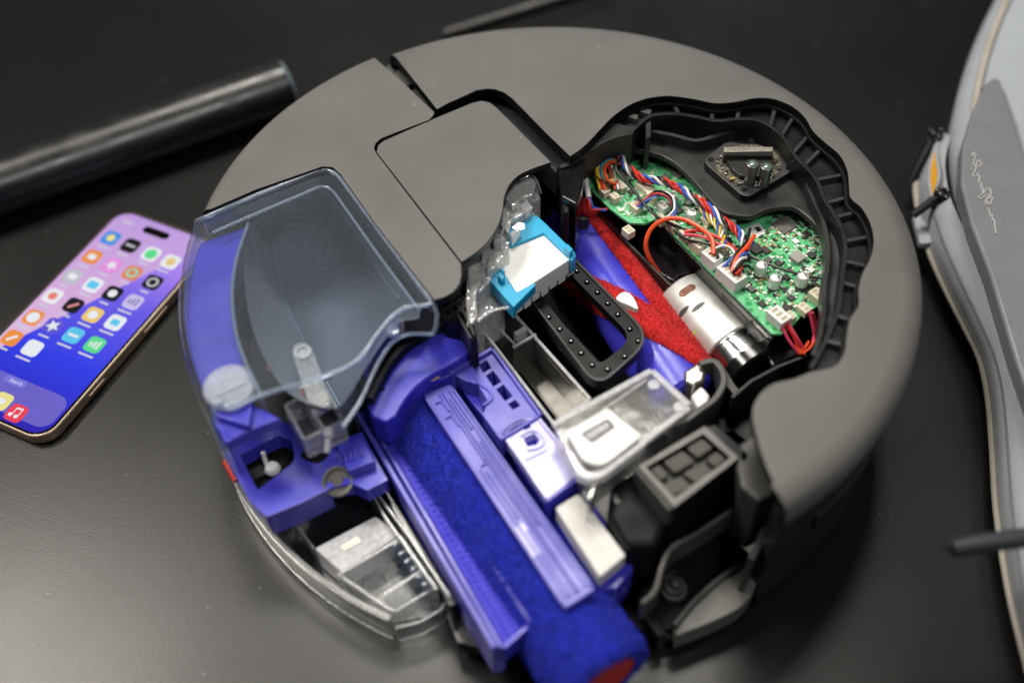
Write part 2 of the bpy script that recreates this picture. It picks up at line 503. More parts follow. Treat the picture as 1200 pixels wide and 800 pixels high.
# big lid with the cutaway
cut = cat([(668, 183), (680, 175), (692, 164), (705, 150), (719, 136), (738, 123), (760, 115), (785, 112.5), (812, 116), (838, 121), (862, 119.5), (886, 115), (908, 116.5), (930, 126),
           (944, 139), (953, 154), (968, 168), (984, 182), (993, 200), (995, 218), (997, 232), (1010, 244), (1020, 262), (1024, 283), (1020, 303), (1011, 321),
           (1006, 340), (1006, 358), (996, 375), (992, 396), (990, 412), (981, 427), (966, 433), (950, 436), (930, 444), (908, 449), (893, 459), (884, 473), (882, 488), (886, 508), (893, 532), (902, 555), (913, 574), (926, 592)], 5)
front_edge = [(512, 128), (525, 121), (545, 112), (558, 106), (570, 104), (580, 104.5), (591, 108.5), (601, 116), (640, 156)]
inner = [q for q in [P(*p, H) for p in front_edge] + [P(*p, H) for p in cut] if math.hypot(q.x, q.y) < R - .0118]
# arc from the lower right end counter-clockwise to the back gap
a_lo = ang(928, 596, H); a_hi = ang(455, 57, H)
main_lid = lid('main_lid', inner, a_lo, a_hi, [GREY, EDGE], H - .017, 'large matt grey lid section with a scalloped cutaway')
left_inner = [P(*p, H) for p in [(378, 195), (390, 196), (399, 204), (440, 262), (509, 351), (520, 348), (531, 342), (538, 333), (540.5, 322), (540, 309), (500, 257), (441, 180), (438, 174), (440, 168), (447, 162), (470, 153), (503, 140.5), (507, 136), (509, 132), (470, 95)]]
a_l0 = ang(437, 66, H); a_l1 = ang(237, 244.5, H)
left_inner = [P(300, 222, H)] + left_inner
left_lid = lid('left_lid', left_inner, a_l0, a_l1, [GREY, EDGE], H - .017, 'matt grey lid section beside the clear tank', n=40, rr=.0045, rv=.0045)
# centre insert panel
ins = [(441, 178), (443, 170), (449, 165), (500, 142.5), (553, 120.5), (564, 118), (574, 120), (582, 126), (646, 190)]
ins += cat([(646, 190), (626, 197), (609, 205), (597, 217), (591, 232), (589, 248), (583, 266), (571, 284), (556, 297), (541, 307)], 5)[1:]
prism('centre_panel', ins, H - .0008, H - .0045, [GREY, DECK], robot, bevel=.0005)
# deck under the lids that shows in the gaps
prism('gap_deck', [(447, 80), (464, 70), (520, 118), (562, 96), (600, 104), (660, 165), (690, 180), (656, 206), (585, 135), (562, 124), (505, 148), (445, 172), (436, 165)], H - .0125, H - .03, M('gap_deck_plastic', (.022, .024, .028), .3, bump=.03), robot, bevel=.0004)
for (a, b_, c, d) in (((449, 82), (456, 76), (464, 86), (456, 91)), ((455, 88), (468, 82), (482, 98), (470, 104)), ((482, 106), (492, 102), (506, 120), (494, 124))):
    prism('gap_step', [a, b_, c, d], H - .0085, H - .016, MIDG, robot)
prism('gap_step', [(488, 106), (497, 108), (512, 124), (503, 134)], H - .0075, H - .016, MIDG, robot)

# base and skirt
def ring(name, r1, r0, z1, z0, a0, a1, mat, n=120, chamfer=.003, label=None):
    prof = [(r0, z1), (r1 - .0008, z1), (r1, z1 - .0008), (r1, z0 + chamfer), (r1 - chamfer, z0), (r0, z0)]
    m = len(prof); v = []; f = []
    for i in range(n + 1):
        a = a0 + (a1 - a0) * i / n
        for r, z in prof: v.append((r * math.cos(a), r * math.sin(a), z))
    for i in range(n):
        for k in range(m):
            f.append((i * m + k, i * m + (k + 1) % m, (i + 1) * m + (k + 1) % m, (i + 1) * m + k))
    f += [tuple(range(m - 1, -1, -1)), tuple(n * m + k for k in range(m))]
    return add(name, v, f, mat, robot, None, 30, label=label)
ring('skirt', .1775, .171, H - .0165, .006, a_lo + .015, math.radians(174), M('skirt_plastic', (.016, .016, .017), .4, bump=.05, bs=1500), label='black outer skirt of the vacuum below the lid')
ring('bumper_strip', .1792, .1765, .060, .047, a_lo + .16, math.radians(172), DECK, chamfer=.0015)
ring('skirt_foot', .1786, .170, .0120, .003, a_lo + .012, math.radians(174), BLK, chamfer=.002)
disc = [(.1715 * math.cos(a), .1715 * math.sin(a)) for a in [math.radians(-58 + i * 232 / 80) for i in range(81)]]
disc += [(P(*q, .010).x, P(*q, .010).y) for q in [(290, 480), (330, 540), (420, 500), (560, 700), (700, 690), (745, 735), (780, 745), (850, 722)]]
prismW('base_plate', disc, .0100, .0035, M('base_plastic', (.010, .010, .011), .4), robot, bevel=.001)

# ---- scalloped ledge with ribs around the electronics
S1 = cat([(744, 150), (763, 135.5), (790, 133), (815, 136), (840, 141), (866, 139), (890, 141), (910, 152), (922, 166), (932, 182), (946, 196), (958, 212), (966, 232), (976, 247), (987, 268), (991, 290), (989, 312), (986, 336), (983, 360), (975, 383), (966, 402), (957, 420), (950, 431)], 6)
zl = H - .011
S0i = [p for p in cut[8 * 5 - 24: 33 * 5 + 1]]
led = [P(*p, H - .0060) for p in S1]
cutw = [P(*p, H) for p in cut]
i0, i1 = 22, 33 * 5 + 2
band = [Vector((p.x, p.y, 0)) for p in cutw[i0:i1]]
# push the outer border of the ledge under the lid
bandn = offsets([(p.x, p.y, 0) for p in band], False)
outb = [p + n * .004 for p, n in zip(band, bandn)]
ledge_poly = [(p.x, p.y) for p in outb] + [(p.x, p.y) for p in reversed(led)]
prismW('cutaway_ledge', ledge_poly, H - .0095, H - .045, M('glossy_ledge', (.012, .012, .0125), .22, bump=.08, bs=500), robot, bevel=0)
wall('cutaway_wall', led, .0022, H - .028, M('inner_wall_black', (.0085, .0088, .0095), .36, bump=.06, spec=.3), robot, label='black scalloped inner wall around the electronics')
lowb = [Vector((p.x, p.y, H - .0045)) - n * .0002 for p, n in zip(band, bandn)]
wall('lid_lip', lowb, .0026, H - .0075, EDGE, robot, bevel=.0004)
# ribs: between the lip and the wall
ribm = M('rib_plastic', (.030, .030, .030), .3, bump=.04)
ribs = [((787, 113), (795, 133)), ((836, 121), (834, 141)), ((867, 119), (864, 139)), ((911, 117), (903, 146)), ((934, 130), (916, 158)), ((952, 153), (930, 178)), ((968, 168), (943, 193)), ((993, 203), (957, 210)),
        ((996, 230), (969, 237)), ((1010, 246), (979, 254)), ((1022, 276), (990, 282)), ((1016, 311), (989, 305)), ((1007, 336), (987, 330)), ((996, 374), (979, 368)), ((991, 404), (966, 398))]
for a, b_ in ribs:
    wall('rib', [P(*a, H - .0058), P(*b_, H - .0062)], .0022, H - .018, ribm, robot)
# upper left bracket of the cutaway
prism('corner_shelf', [(690, 170), (705, 155), (718, 143), (746, 150), (741, 156), (722, 158), (706, 166)], H - .006, H - .03, DECK, robot)
for q in ([(724, 133), (728, 128), (748, 135), (747, 140)], [(738, 127), (744, 122), (764, 129), (762, 134)]):
    prism('corner_rib', q, H - .006, H - .026, MIDG, robot)
prism('corner_post', [(756, 132), (763, 129), (763, 160), (757, 162)], H - .008, H - .034, DECK, robot)
wall('corner_lip', PL(cat([(656, 195), (672, 189), (690, 176), (706, 166), (722, 159), (741, 155)], 5), H - .006), .0028, H - .024, DECK, robot)
prism('corner_column', [(652, 196), (668, 190), (686, 182), (683, 215), (676, 240), (658, 230)], H - .0075, .012, GLOSSBLK, robot, bevel=.0012)
prism('column_ridge', [(655, 205), (664, 203), (668, 248), (660, 250)], H - .012, .02, BLK, robot, bevel=.001)

# ---- sensor deck
ZD = H - .021
deck = cat([(712, 164), (742, 175), (766, 180), (784, 187), (804, 203), (833, 236), (845, 247), (858, 252), (883, 253), (903, 245), (928, 243), (947, 255), (960, 272), (966, 300), (962, 332), (962, 360), (958, 390), (951, 418)], 5)
deck += [(975, 420), (1010, 330), (1000, 262), (960, 190), (905, 130), (800, 132), (716, 150)]
prism('sensor_deck', deck, ZD, ZD - .0035, DECK, robot, bevel=.0012, label='dark grey deck that carries the ceiling sensor')
wall('deck_upstand', PL(cat([(760, 152), (790, 158), (815, 164), (838, 159), (862, 152), (890, 153), (912, 162), (930, 178), (942, 196), (946, 214), (954, 234), (964, 256), (970, 284), (970, 310), (966, 336), (966, 362), (961, 392), (953, 416)], 6), ZD + .007), .0024, ZD - .002, DECK, robot)
up_px = cat([(790, 158), (815, 164), (838, 159), (862, 152), (890, 153), (912, 162), (930, 178), (942, 196), (946, 214), (954, 234), (964, 256), (970, 284), (970, 310), (966, 336), (966, 362), (961, 392), (953, 416)], 6)
def resample(L_, n):
    return [L_[int(k * (len(L_) - 1) / (n - 1))] for k in range(n)]
sa_ = resample([Vector((p.x, p.y, ZD + .0062)) for p in led[66:]], 24); sb_ = resample(PL(up_px[48:], ZD + .0062), 24)
loft('inner_shelf', [sa_, [a.lerp(b_, .5) - Vector((0, 0, .0015)) for a, b_ in zip(sa_, sb_)], sb_], M('shelf_black', (.014, .014, .0145), .34, bump=.08, spec=.35), robot, 60)
sensor = prism('ceiling_sensor', rounded([(822, 188), (852, 165), (916, 176), (931, 199), (874, 233)], [9, 8, 8, 9, 11]), ZD + .0045, ZD, [M('sensor_plate_plastic', (.034, .033, .032), .36, bump=.04), GLOSSBLK], robot, bevel=.0006, label='kite shaped black sensor plate with two glass lenses')
for q in ((833, 187), (924, 197), (872, 222), (880, 164)):
    p = P(*q, ZD + .0046)
    lathe('screw_hole', p, (0, 0, 1), [(0, .0017), (.0002, .0017)], EDGE, sensor, 16)
rim = [P(877 + 38 * math.cos(t), 192 + 23 * math.sin(t), ZD + .0048) for t in [2 * math.pi * k / 40 for k in range(40)]]
prismW('sensor_well', rim, ZD + .0047, ZD + .0044, M('sensor_board', (.18, .17, .12), .3, .5, var=.8, vs=900), sensor, bevel=0)
prism('lens_mount', [(849, 183), (855, 178), (905, 180), (908, 186), (905, 197), (897, 207), (868, 206), (858, 199)], ZD + .0075, ZD + .0046, DECK, sensor, bevel=.0008)
prism('sensor_bar', [(848, 172), (906, 172), (906, 177), (848, 178)], ZD + .0125, ZD + .0046, M('sensor_bar_metal', (.32, .30, .26), .35, .5), sensor, bevel=.0004)
prism('sensor_bar', [(848, 178), (906, 179), (906, 182), (848, 182)], ZD + .0105, ZD + .0046, DECK, sensor, bevel=.0004)
LENS_G = M('coated_lens', (.10, .16, .12), .08, 0, coat=1, spec=1)
for q in ((878, 214), (894, 217)):
    b0 = P(*q, ZD + .0046)
    pr = [(0, .0030), (.011, .0030), (.0115, .0034), (.0135, .0034), (.0140, .0030)]
    pr = [(s_, r_ * (1 + .06 * math.sin(s_ * 9000))) if 0 < s_ < .011 else (s_, r_) for s_, r_ in pr]
    bar = lathe('lens_barrel', b0, (0, 0, 1), [(s * .0011, .0029 + (.0003 if s % 2 else 0)) for s in range(11)] + [(.0115, .0034), (.0135, .0034), (.0138, .0029), (.0130, .0027)], M('lens_barrel_metal', (.18, .18, .18), .3, .7), sensor, 24)
    lathe('lens_glass', b0 + Vector((0, 0, .0128)), (0, 0, 1), [(0, .0027), (.0008, .0023), (.0013, .0012), (.0014, .0002)], LENS_G, sensor, 20)
for q in ((845, 184), (909, 190), (905, 206), (858, 211), (846, 197), (851, 204), (867, 216), (899, 211), (912, 198), (841, 190), (886, 219)):
    obox('sensor_solder', P(*q, ZD + .0047), .003, .0016, .0016, random.random() * 3, CHROME if q[0] != 858 else GOLD, sensor)

# ------------------------------------------------------------------ circuit board
ZP = .0680
def pcb_material():
    m, nt, N, L, b = nodes_of('green_circuit_board')
    tc = N.new('ShaderNodeTexCoord')
    mp = N.new('ShaderNodeMapping'); mp.inputs['Rotation'].default_value = (0, 0, U)
    L.new(tc.outputs['Object'], mp.inputs['Vector'])
    v = N.new('ShaderNodeTexVoronoi'); v.distance = 'MANHATTAN'; v.feature = 'F1'; v.inputs['Scale'].default_value = 230
    L.new(mp.outputs['Vector'], v.inputs['Vector'])
    w = N.new('ShaderNodeTexVoronoi'); w.distance = 'CHEBYCHEV'; w.inputs['Scale'].default_value = 620
    L.new(mp.outputs['Vector'], w.inputs['Vector'])
    r1 = N.new('ShaderNodeValToRGB')
    e = r1.color_ramp.elements
    e[0].position = .0; e[0].color = (.026, .29, .085, 1); e[1].position = .5; e[1].color = (.042, .40, .125, 1)
    n = e.new(.42); n.color = (.018, .22, .065, 1)
    n = e.new(.75); n.color = (.12, .50, .22, 1)
    L.new(v.outputs['Distance'], r1.inputs['Fac'])
    big = N.new('ShaderNodeTexNoise'); big.inputs['Scale'].default_value = 55; big.inputs['Detail'].default_value = 1
    L.new(mp.outputs['Vector'], big.inputs['Vector'])
    pads = N.new('ShaderNodeMath'); pads.operation = 'LESS_THAN'; pads.inputs[1].default_value = .16
    L.new(w.outputs['Distance'], pads.inputs[0])
    reg = N.new('ShaderNodeMath'); reg.operation = 'GREATER_THAN'; reg.inputs[1].default_value = .45
    L.new(big.outputs['Fac'], reg.inputs[0])
    mu = N.new('ShaderNodeMath'); mu.operation = 'MULTIPLY'; L.new(pads.outputs[0], mu.inputs[0]); L.new(reg.outputs[0], mu.inputs[1])
    mx = N.new('ShaderNodeMix'); mx.data_type = 'RGBA'; mx.inputs['B'].default_value = (.62, .66, .60, 1)
    L.new(mu.outputs[0], mx.inputs['Factor']); L.new(r1.outputs['Color'], mx.inputs['A'])
    L.new(mx.outputs['Result'], b.inputs['Base Color'])
    b.inputs['Roughness'].default_value = .3
    return m
PCB = pcb_material()
pcb_px = [(684, 176), (685, 190), (692, 222), (714, 244), (738, 261), (756, 262), (770, 256), (905, 391), (916, 391), (926, 384), (941, 368), (975, 350), (975, 262), (930, 232), (850, 238), (800, 188), (740, 166), (700, 164)]
board = prism('circuit_board', pcb_px, ZP, ZP - .0016, PCB, robot, bevel=.0002, label='green circuit board crowded with chips, capacitors and plugs')
prism('board_carrier', [(690, 200), (716, 240), (740, 256), (770, 252), (908, 388), (926, 378), (985, 345), (985, 262), (850, 235), (800, 185), (700, 165)], ZP - .002, ZP - .010, BLK, robot)
wall('carrier_wall', PL([(776, 264), (842, 330), (906, 396)], ZP - .002), .0022, .012, GLOSSBLK, robot)
wall('carrier_rail', PL([(770, 262), (838, 332), (902, 401)], ZP - .005), .0014, ZP - .012, DECK, robot)
prism('cable_box', [(740, 270), (772, 266), (806, 298), (803, 318), (790, 330), (770, 318)], .046, .012, M('smoked_plastic', (.014, .010, .016), .12), robot, bevel=.001)

def chip(px, w, d, h, mat, name='chip', rot=0.0):
    return obox(name, P(*px, ZP), w, d, h, U + rot, mat, board, .00025)
q = chip((919, 265), .0098, .0098, .0012, CHIPG)
# legs of the large chip, one comb (too small to tell apart)
v = []; f = []
pc = P(919, 265, ZP)
for s in range(4):
    a = U + s * math.pi / 2
    for k in range(14):
        o = Vector((.0053, (k - 6.5) * .00062, .0003))
        for dx, dy in ((-.0006, -.00018), (.0006, -.00018), (.0006, .00018), (-.0006, .00018)):
            x, y = o.x + dx, o.y + dy
            v.append(pc + Vector((x * math.cos(a) - y * math.sin(a), x * math.sin(a) + y * math.cos(a), .0003)))
        f.append(tuple(range(len(v) - 4, len(v))))
add('chip_pins', v, f, CANM, board, None, 0)['kind'] = 'stuff'
chip((794, 201), .011, .008, .0012, CHIPG)
chip((934, 304), .0066, .0066, .0026, M('inductor_grey', (.30, .29, .27), .5), 'inductor')
chip((932, 284), .0036, .0028, .0016, CANM, 'crystal')
chip((884, 292), .008, .006, .0014, CHIP)
chip((897, 294), .005, .0036, .0012, CHIP); chip((893, 357), .0038, .0030, .0012, CHIP); chip((927, 350), .0034, .0034, .0012, CHIP)
chip((921, 326), .0034, .0030, .0016, CHIP); chip((912, 309), .004, .003, .0012, CHIP); chip((793, 247), .006, .005, .0014, CHIP); chip((748, 236), .004, .003, .0014, CHIP)
chip((872, 302), .006, .005, .0014, CHIP)
stk = prism('sticker', [(873, 268), (889, 261), (899, 272), (884, 280)], ZP + .0004, ZP, WPL, board, bevel=0)
prism('sticker_print', [(884, 267), (889, 265), (893, 270), (888, 272)], ZP + .0005, ZP + .0003, CHIP, board, bevel=0)

# capacitors: one can, copied
def cap_mesh():
    n = 22; r = .0031; v = []; f = []; fm = []
    pr = [(.0000, .0032), (.0012, .0032), (.0013, r), (.0052, r), (.0058, r - .0005), (.0058, r - .0007), (.0056, r - .0008)]
    for s, rr in pr:
        for k in range(n):
            a = 2 * math.pi * k / n; v.append((rr * math.cos(a), rr * math.sin(a), s))
    for i in range(len(pr) - 1):
        for k in range(n):
            f.append((i * n + k, i * n + (k + 1) % n, (i + 1) * n + (k + 1) % n, (i + 1) * n + k)); fm.append(1 if i < 1 else 0)
    f.append(tuple((len(pr) - 1) * n + k for k in range(n))); fm.append(0)
    # dark half-moon mark on the lid
    m = [((r - .0009) * math.cos(a), (r - .0009) * math.sin(a), .00568) for a in [math.pi * (-.32 + .64 * k / 8) for k in range(9)]]
    i = len(v); v += m; f.append(tuple(range(i, i + 9))); fm.append(1)
    return mesh('capacitor', v, f, [CANM, CHIP], fm, 35)
CAPM = cap_mesh()
for k, (x, y, s) in enumerate([(890, 322, 1), (906, 337, 1), (938, 335, 1), (855, 266, .95), (807, 238, .9), (820, 243, .95), (809, 260, .92), (786, 238, .8), (846, 276, .8)]):
    inst('capacitor', CAPM, P(x, y, ZP), U + .9 + .2 * k, board, (s, s, s * 1.35))

# plugs: solid block, the slots' shade painted as flat patches on top
def plug(px, w, d, h, mat=CREAM, slots=0, rot=0.0):
    c = P(*px, ZP)
    o = obox('connector', c, w, d, h, U + rot, mat, board, .0003)
    a = U + rot
    ux = Vector((math.cos(a), math.sin(a), 0)); uy = Vector((-ux.y, ux.x, 0))
    if slots:
        v = []; f = []
        for k in range(slots):
            x = (k - (slots - 1) / 2) * w / (slots + .3)
            cc = c + ux * x + Vector((0, 0, h + .0001))
            e = w / (slots + .3) * .30; g = d * .26
            i = len(v); v += [cc - ux * e - uy * g, cc + ux * e - uy * g, cc + ux * e + uy * g, cc - ux * e + uy * g]; f.append((i, i + 1, i + 2, i + 3))
        add('connector_slots', v, f, M('slot_shade', (.42, .37, .27), .6), board, None, 0)['kind'] = 'stuff'
    return o
plug((756, 224), .0105, .0062, .0042, CREAM, 5)
plug((708, 229), .0052, .0048, .0046, CREAM, 2); plug((745, 247), .0062, .0052, .0046, CREAM, 2)
plug((696, 203), .0086, .0060, .0045, CREAM, 3); plug((700, 186), .008, .005, .0045, CREAM, 3); plug((717, 197), .006, .004, .005, CREAM, 2); plug((727, 222), .007, .004, .004, CREAM, 3)
plug((803, 281), .0066, .0050, .0060, CREAM, 3); plug((816, 293), .0084, .0052, .0062, CREAM, 3); plug((833, 309), .0098, .0070, .0072, WPL, 4); plug((855, 330), .0145, .0080, .0076, WPL, 5)
plug((774, 262), .005, .004, .005, CREAM, 2); plug((788, 270), .006, .0044, .005, CREAM, 2)
plug((911, 377), .0105, .0074, .0060, WPL, 3); plug((957, 352), .0086, .0062, .0050, CREAM, 3); plug((941, 366), .0066, .005, .0042, CREAM, 2)
plug((720, 236), .0050, .0042, .0046, CREAM, 2); plug((764, 236), .0060, .0042, .0050, CREAM, 2); plug((776, 247), .0060, .0040, .0046, WPL, 2); plug((828, 262), .0064, .0046, .0040, CREAM, 3)
plug((705, 212), .0060, .0046, .0050, CREAM, 2); plug((733, 208), .0070, .0040, .0040, WPL, 3); plug((846, 296), .0060, .0050, .0066, CREAM, 2); plug((968, 342), .0060, .0050, .0046, CREAM, 2); plug((925, 374), .0052, .0044, .0036, CREAM, 2)
chip((764, 186), .0070, .0052, .0012, CHIP); chip((828, 250), .0046, .0040, .0016, CHIP); chip((900, 306), .0036, .0030, .0016, CHIPG); chip((951, 300), .0042, .0036, .0014, CHIP); chip((950, 318), .0036, .0030, .0020, CANM, 'crystal'); chip((880, 340), .0040, .0032, .0016, CHIPG); chip((922, 362), .0040, .0030, .0014, CHIP); chip((945, 275), .0038, .0038, .0012, CHIP); chip((866, 318), .0044, .0034, .0020, CHIPG)
chip((780, 208), .0046, .0032, .0012, CHIPG); chip((740, 226), .0036, .0030, .0014, CHIP); chip((722, 214), .0036, .0026, .0014, CANM, 'crystal'); chip((955, 335), .0034, .0030, .0014, CHIP)
plug((736, 276), .0058, .0050, .0048, CREAM, 2)

# tiny soldered parts, too small to pick apart
def inpoly(p, poly):
    c = False; j = len(poly) - 1
    for i in range(len(poly)):
        if (poly[i][1] > p[1]) != (poly[j][1] > p[1]) and p[0] < (poly[j][0] - poly[i][0]) * (p[1] - poly[i][1]) / (poly[j][1] - poly[i][1]) + poly[i][0]: c = not c
        j = i
    return c
def smd(name, n, mat, region, lo, hi):
    v = []; f = []; k = 0
    while k < n:
        p = (random.uniform(690, 970), random.uniform(170, 388))
        if not inpoly(p, region): continue
        k += 1
        c = P(*p, ZP); a = U + random.choice((0, math.pi / 2)); s = random.uniform(lo, hi)
        ux = Vector((math.cos(a), math.sin(a), 0)) * s; uy = Vector((-math.sin(a), math.cos(a), 0)) * s * .55; hz = Vector((0, 0, s * .8))
        i = len(v)
        for z in (Vector(), hz): v += [c - ux - uy + z, c + ux - uy + z, c + ux + uy + z, c - ux + uy + z]
        f += [(i + 4, i + 5, i + 6, i + 7), (i, i + 1, i + 5, i + 4), (i + 1, i + 2, i + 6, i + 5), (i + 2, i + 3, i + 7, i + 6), (i + 3, i, i + 4, i + 7)]
    add(name, v, f, mat, board, None, 0)['kind'] = 'stuff'
right_px = [(872, 300), (905, 255), (935, 250), (968, 270), (972, 335), (940, 360), (905, 378), (870, 345)]
smd('small_components', 130, CHIP, right_px, .0007, .0013)
smd('small_components', 190, CANM, right_px, .0005, .0010)
smd('small_components', 70, M('ceramic_tan', (.42, .24, .10), .5), right_px, .0005, .0010)
mid_px = [(700, 180), (760, 190), (800, 215), (868, 290), (850, 310), (775, 255), (735, 255), (700, 225)]
smd('small_components', 170, CANM, mid_px, .0005, .0011)
smd('small_components', 50, CHIP, mid_px, .0007, .0014)
smd('small_components', 45, CREAM, mid_px, .0006, .0013)
smd('small_components', 120, WPL, right_px, .0004, .0007)
smd('small_components', 120, WPL, mid_px, .0004, .0008)
smd('gold_pads', 26, GOLD, [(880, 284), (900, 276), (910, 286), (893, 295)], .0005, .0007)

# ---- wires
def wpts(pts, n=7): return [P(x, y, z) for x, y, z in cat(pts, n)]
def wire(pts, c, r=.00072, n=7): return tube('wire', wpts(pts, n), r, WIRE[c], board, 7)
def twist(pts, cols, R_=.0013, r=.00072, pitch=.017, n=10):
    path = [Vector(p) for p in wpts(pts, n)]
    s = [0]
    for a, b_ in zip(path, path[1:]): s.append(s[-1] + (b_ - a).length)
    for k, c in enumerate(cols):
        out = []
        for i, p in enumerate(path):
            d = (path[min(i + 1, len(path) - 1)] - path[max(i - 1, 0)]).normalized()
            u = d.cross(Vector((0, 0, 1))).normalized(); w = d.cross(u)
            t = 2 * math.pi * (s[i] / pitch + k / len(cols)); jit = 1 + .25 * math.sin(s[i] * 400 + k)
            out.append(p + (u * math.cos(t) + w * math.sin(t)) * R_ * jit)
        tube('wire', out, r, WIRE[c], board, 7)
z0 = ZP
twist([(724, 180, z0 + .011), (735, 195, z0 + .009), (752, 208, z0 + .008), (772, 212, z0 + .009), (795, 221, z0 + .009), (812, 232, z0 + .009), (832, 244, z0 + .009), (848, 258, z0 + .009), (866, 272, z0 + .009), (874, 290, z0 + .009), (866, 308, z0 + .011), (861, 322, z0 + .008)],
      ['red', 'black', 'white', 'blue', 'red'], .0017, .00078, .021, 14)
twist([(818, 236, z0 + .006), (826, 250, z0 + .006), (838, 262, z0 + .007), (846, 278, z0 + .008), (850, 292, z0 + .009)], ['yellow', 'blue', 'yellow', 'white'], .0013, .0006, .015, 14)
twist([(747, 243, z0 + .004), (760, 232, z0 + .007), (772, 227, z0 + .010), (786, 232, z0 + .009), (790, 246, z0 + .006), (784, 258, z0 + .003)], ['blue', 'white', 'black', 'red', 'blue'], .0012, .0006, .05, 10)
wire([(728, 184, z0 + .012), (722, 196, z0 + .012), (727, 206, z0 + .011), (742, 222, z0 + .009), (756, 240, z0 + .008), (772, 255, z0 + .007), (800, 268, z0 + .006), (830, 280, z0 + .006)], 'black', .0008)
wire([(778, 330, .046), (771, 318, .050), (760, 300, .060), (757, 284, .067), (764, 267, .073), (780, 257, .077), (800, 257, .0785), (820, 267, .0785), (834, 280, .0785), (836, 298, .0765)], 'orange', .00125)
wire([(790, 270, z0 + .006), (805, 280, z0 + .007), (822, 284, z0 + .008), (838, 290, z0 + .008), (841, 302, z0 + .008)], 'black', .0008)
wire([(802, 272, z0 + .006), (815, 270, z0 + .008), (832, 274, z0 + .009), (848, 282, z0 + .009), (864, 294, z0 + .007)], 'red', .0009)
wire([(802, 275, z0 + .006), (818, 276, z0 + .008), (836, 283, z0 + .009), (852, 292, z0 + .008)], 'pink', .0008)
wire([(866, 290, z0 + .007), (880, 300, z0 + .006), (910, 313, z0 + .006), (940, 322, z0 + .006), (962, 326, z0 + .006)], 'black', .0008)
wire([(884, 276, z0 + .010), (876, 288, z0 + .011), (864, 302, z0 + .012), (858, 318, z0 + .009)], 'orange', .0012)
wire([(879, 268, z0 + .010), (874, 284, z0 + .011), (862, 298, z0 + .012), (855, 312, z0 + .009)], 'black', .0009)
wire([(884, 284, z0 + .008), (872, 290, z0 + .010), (860, 300, z0 + .011), (848, 312, z0 + .008)], 'blue', .0008)
wire([(830, 296, z0 + .008), (846, 288, z0 + .010), (858, 292, z0 + .009), (864, 306, z0 + .008)], 'white', .0007)
# colourful bundle at the far corner
for k, (c, dx) in enumerate((('yellow', 0), ('blue', 3), ('green', 5), ('red', 8), ('yellow', -2), ('orange', 10))):
    wire([(724 + dx * .3, 190 + dx * .2, z0 + .009), (712 + dx * .4, 186 + dx * .4, z0 + .012), (702 + dx * .7, 193 + dx * .5, z0 + .011), (702 + dx, 206 + dx * .4, z0 + .009), (712 + dx * .6, 212 + dx * .3, z0 + .007), (724, 211 + dx * .25, z0 + .006)], c, .00068)
for k, (c, x) in enumerate((('red', 697), ('orange', 700), ('white', 716), ('red', 712), ('yellow', 694), ('brown', 704))):
    wire([(x + 6, 158, z0 + .012), (x + 1, 172, z0 + .012), (x - 1, 188, z0 + .009), (x + 4, 204, z0 + .007), (x + 9, 222, z0 + .005)], c, .00066)
tube('sleeve', wpts([(684, 188, z0 + .006), (686, 208, z0 + .005), (690, 232, z0 + .003)]), .0016, WPL, board, 8)
wire([(689, 230, z0 + .003), (691, 240, z0 + .002), (694, 246, z0), (712, 245, z0 - .001)], 'red', .0007)
wire([(690.5, 230, z0 + .003), (693, 238, z0 + .002), (696, 243.5, z0), (710, 247, z0 - .001)], 'blue', .0007)
# pink leads dropping off the right end
for (a, b_, c_) in (((915, 379), (924, 398), (936, 414)), ((919, 378), (930, 394), (938, 414)), ((922, 376), (934, 396), (944, 412)), ((949, 366), (953, 384), (955, 400)), ((952, 366), (956, 380), (952, 404))):
    wire([(*a, z0 + .004), (*b_, z0 - .002), (*c_, z0 - .008)], 'pink' if a[0] != 919 else 'red', .0008)
for (a, b_) in (((936, 410), (948, 400)), ((938, 414), (956, 398)), ((932, 404), (944, 414))):
    wire([(*a, z0 - .006), ((a[0] + b_[0]) / 2, (a[1] + b_[1]) / 2 + 4, z0 - .007), (*b_, z0 - .006)], 'orange', .0007)

# ------------------------------------------------------------------ motor
ma = P(798, 348, .042); mb = P(882, 438, .042)
md = (mb - ma).normalized(); ml = (mb - ma).length
mr = .0168
motor = lathe('motor', ma - md * .0005, md, [(-.0010, .004), (-.0008, mr - .0022), (.0004, mr - .0006), (.0014, mr), (ml * .70, mr), (ml * .70 + .0008, mr - .0006), (ml * .70 + .001, mr - .003)], STEEL, robot, 56, label='silver cylindrical motor can with slots')
side = md.cross(Vector((0, 0, 1))).normalized()            # towards the camera's right / front
def on_motor(s, th, rr): return ma + md * s + (Vector((0, 0, 1)) * math.cos(th) + side * math.sin(th)) * rr
def patch(name, s0, s1, t0, t1, rr, mat, parent, n=12, lens=False, smooth=60):
    rows = []
    for i in range(n + 1):
        t = t0 + (t1 - t0) * i / n
        w = math.sin(math.pi * i / n) ** .5 if lens else min(1, 4 * min(i, n - i) / n + .35)
        m_ = (s0 + s1) / 2; h_ = (s1 - s0) / 2 * w
        rows.append([on_motor(m_ - h_, t, rr), on_motor(m_ + h_, t, rr)])
    return loft(name, rows, mat, parent, smooth)
SLOT = M('copper_in_shade', (.09, .030, .014), .4, .5, var=.7, vs=700)
patch('motor_slot', .0062, .0105, -.05, .55, mr + .00008, SLOT, motor)
patch('motor_slot', .0190, .0216, .10, .62, mr + .00008, MIDG, motor, lens=True)
patch('motor_slot', .0150, .0178, .55, 1.10, mr + .00008, MIDG, motor, lens=True)
patch('green_mark', .0285, .0300, .85, 1.15, mr + .00006, M('green_marker', (.35, .5, .12), .5), motor)
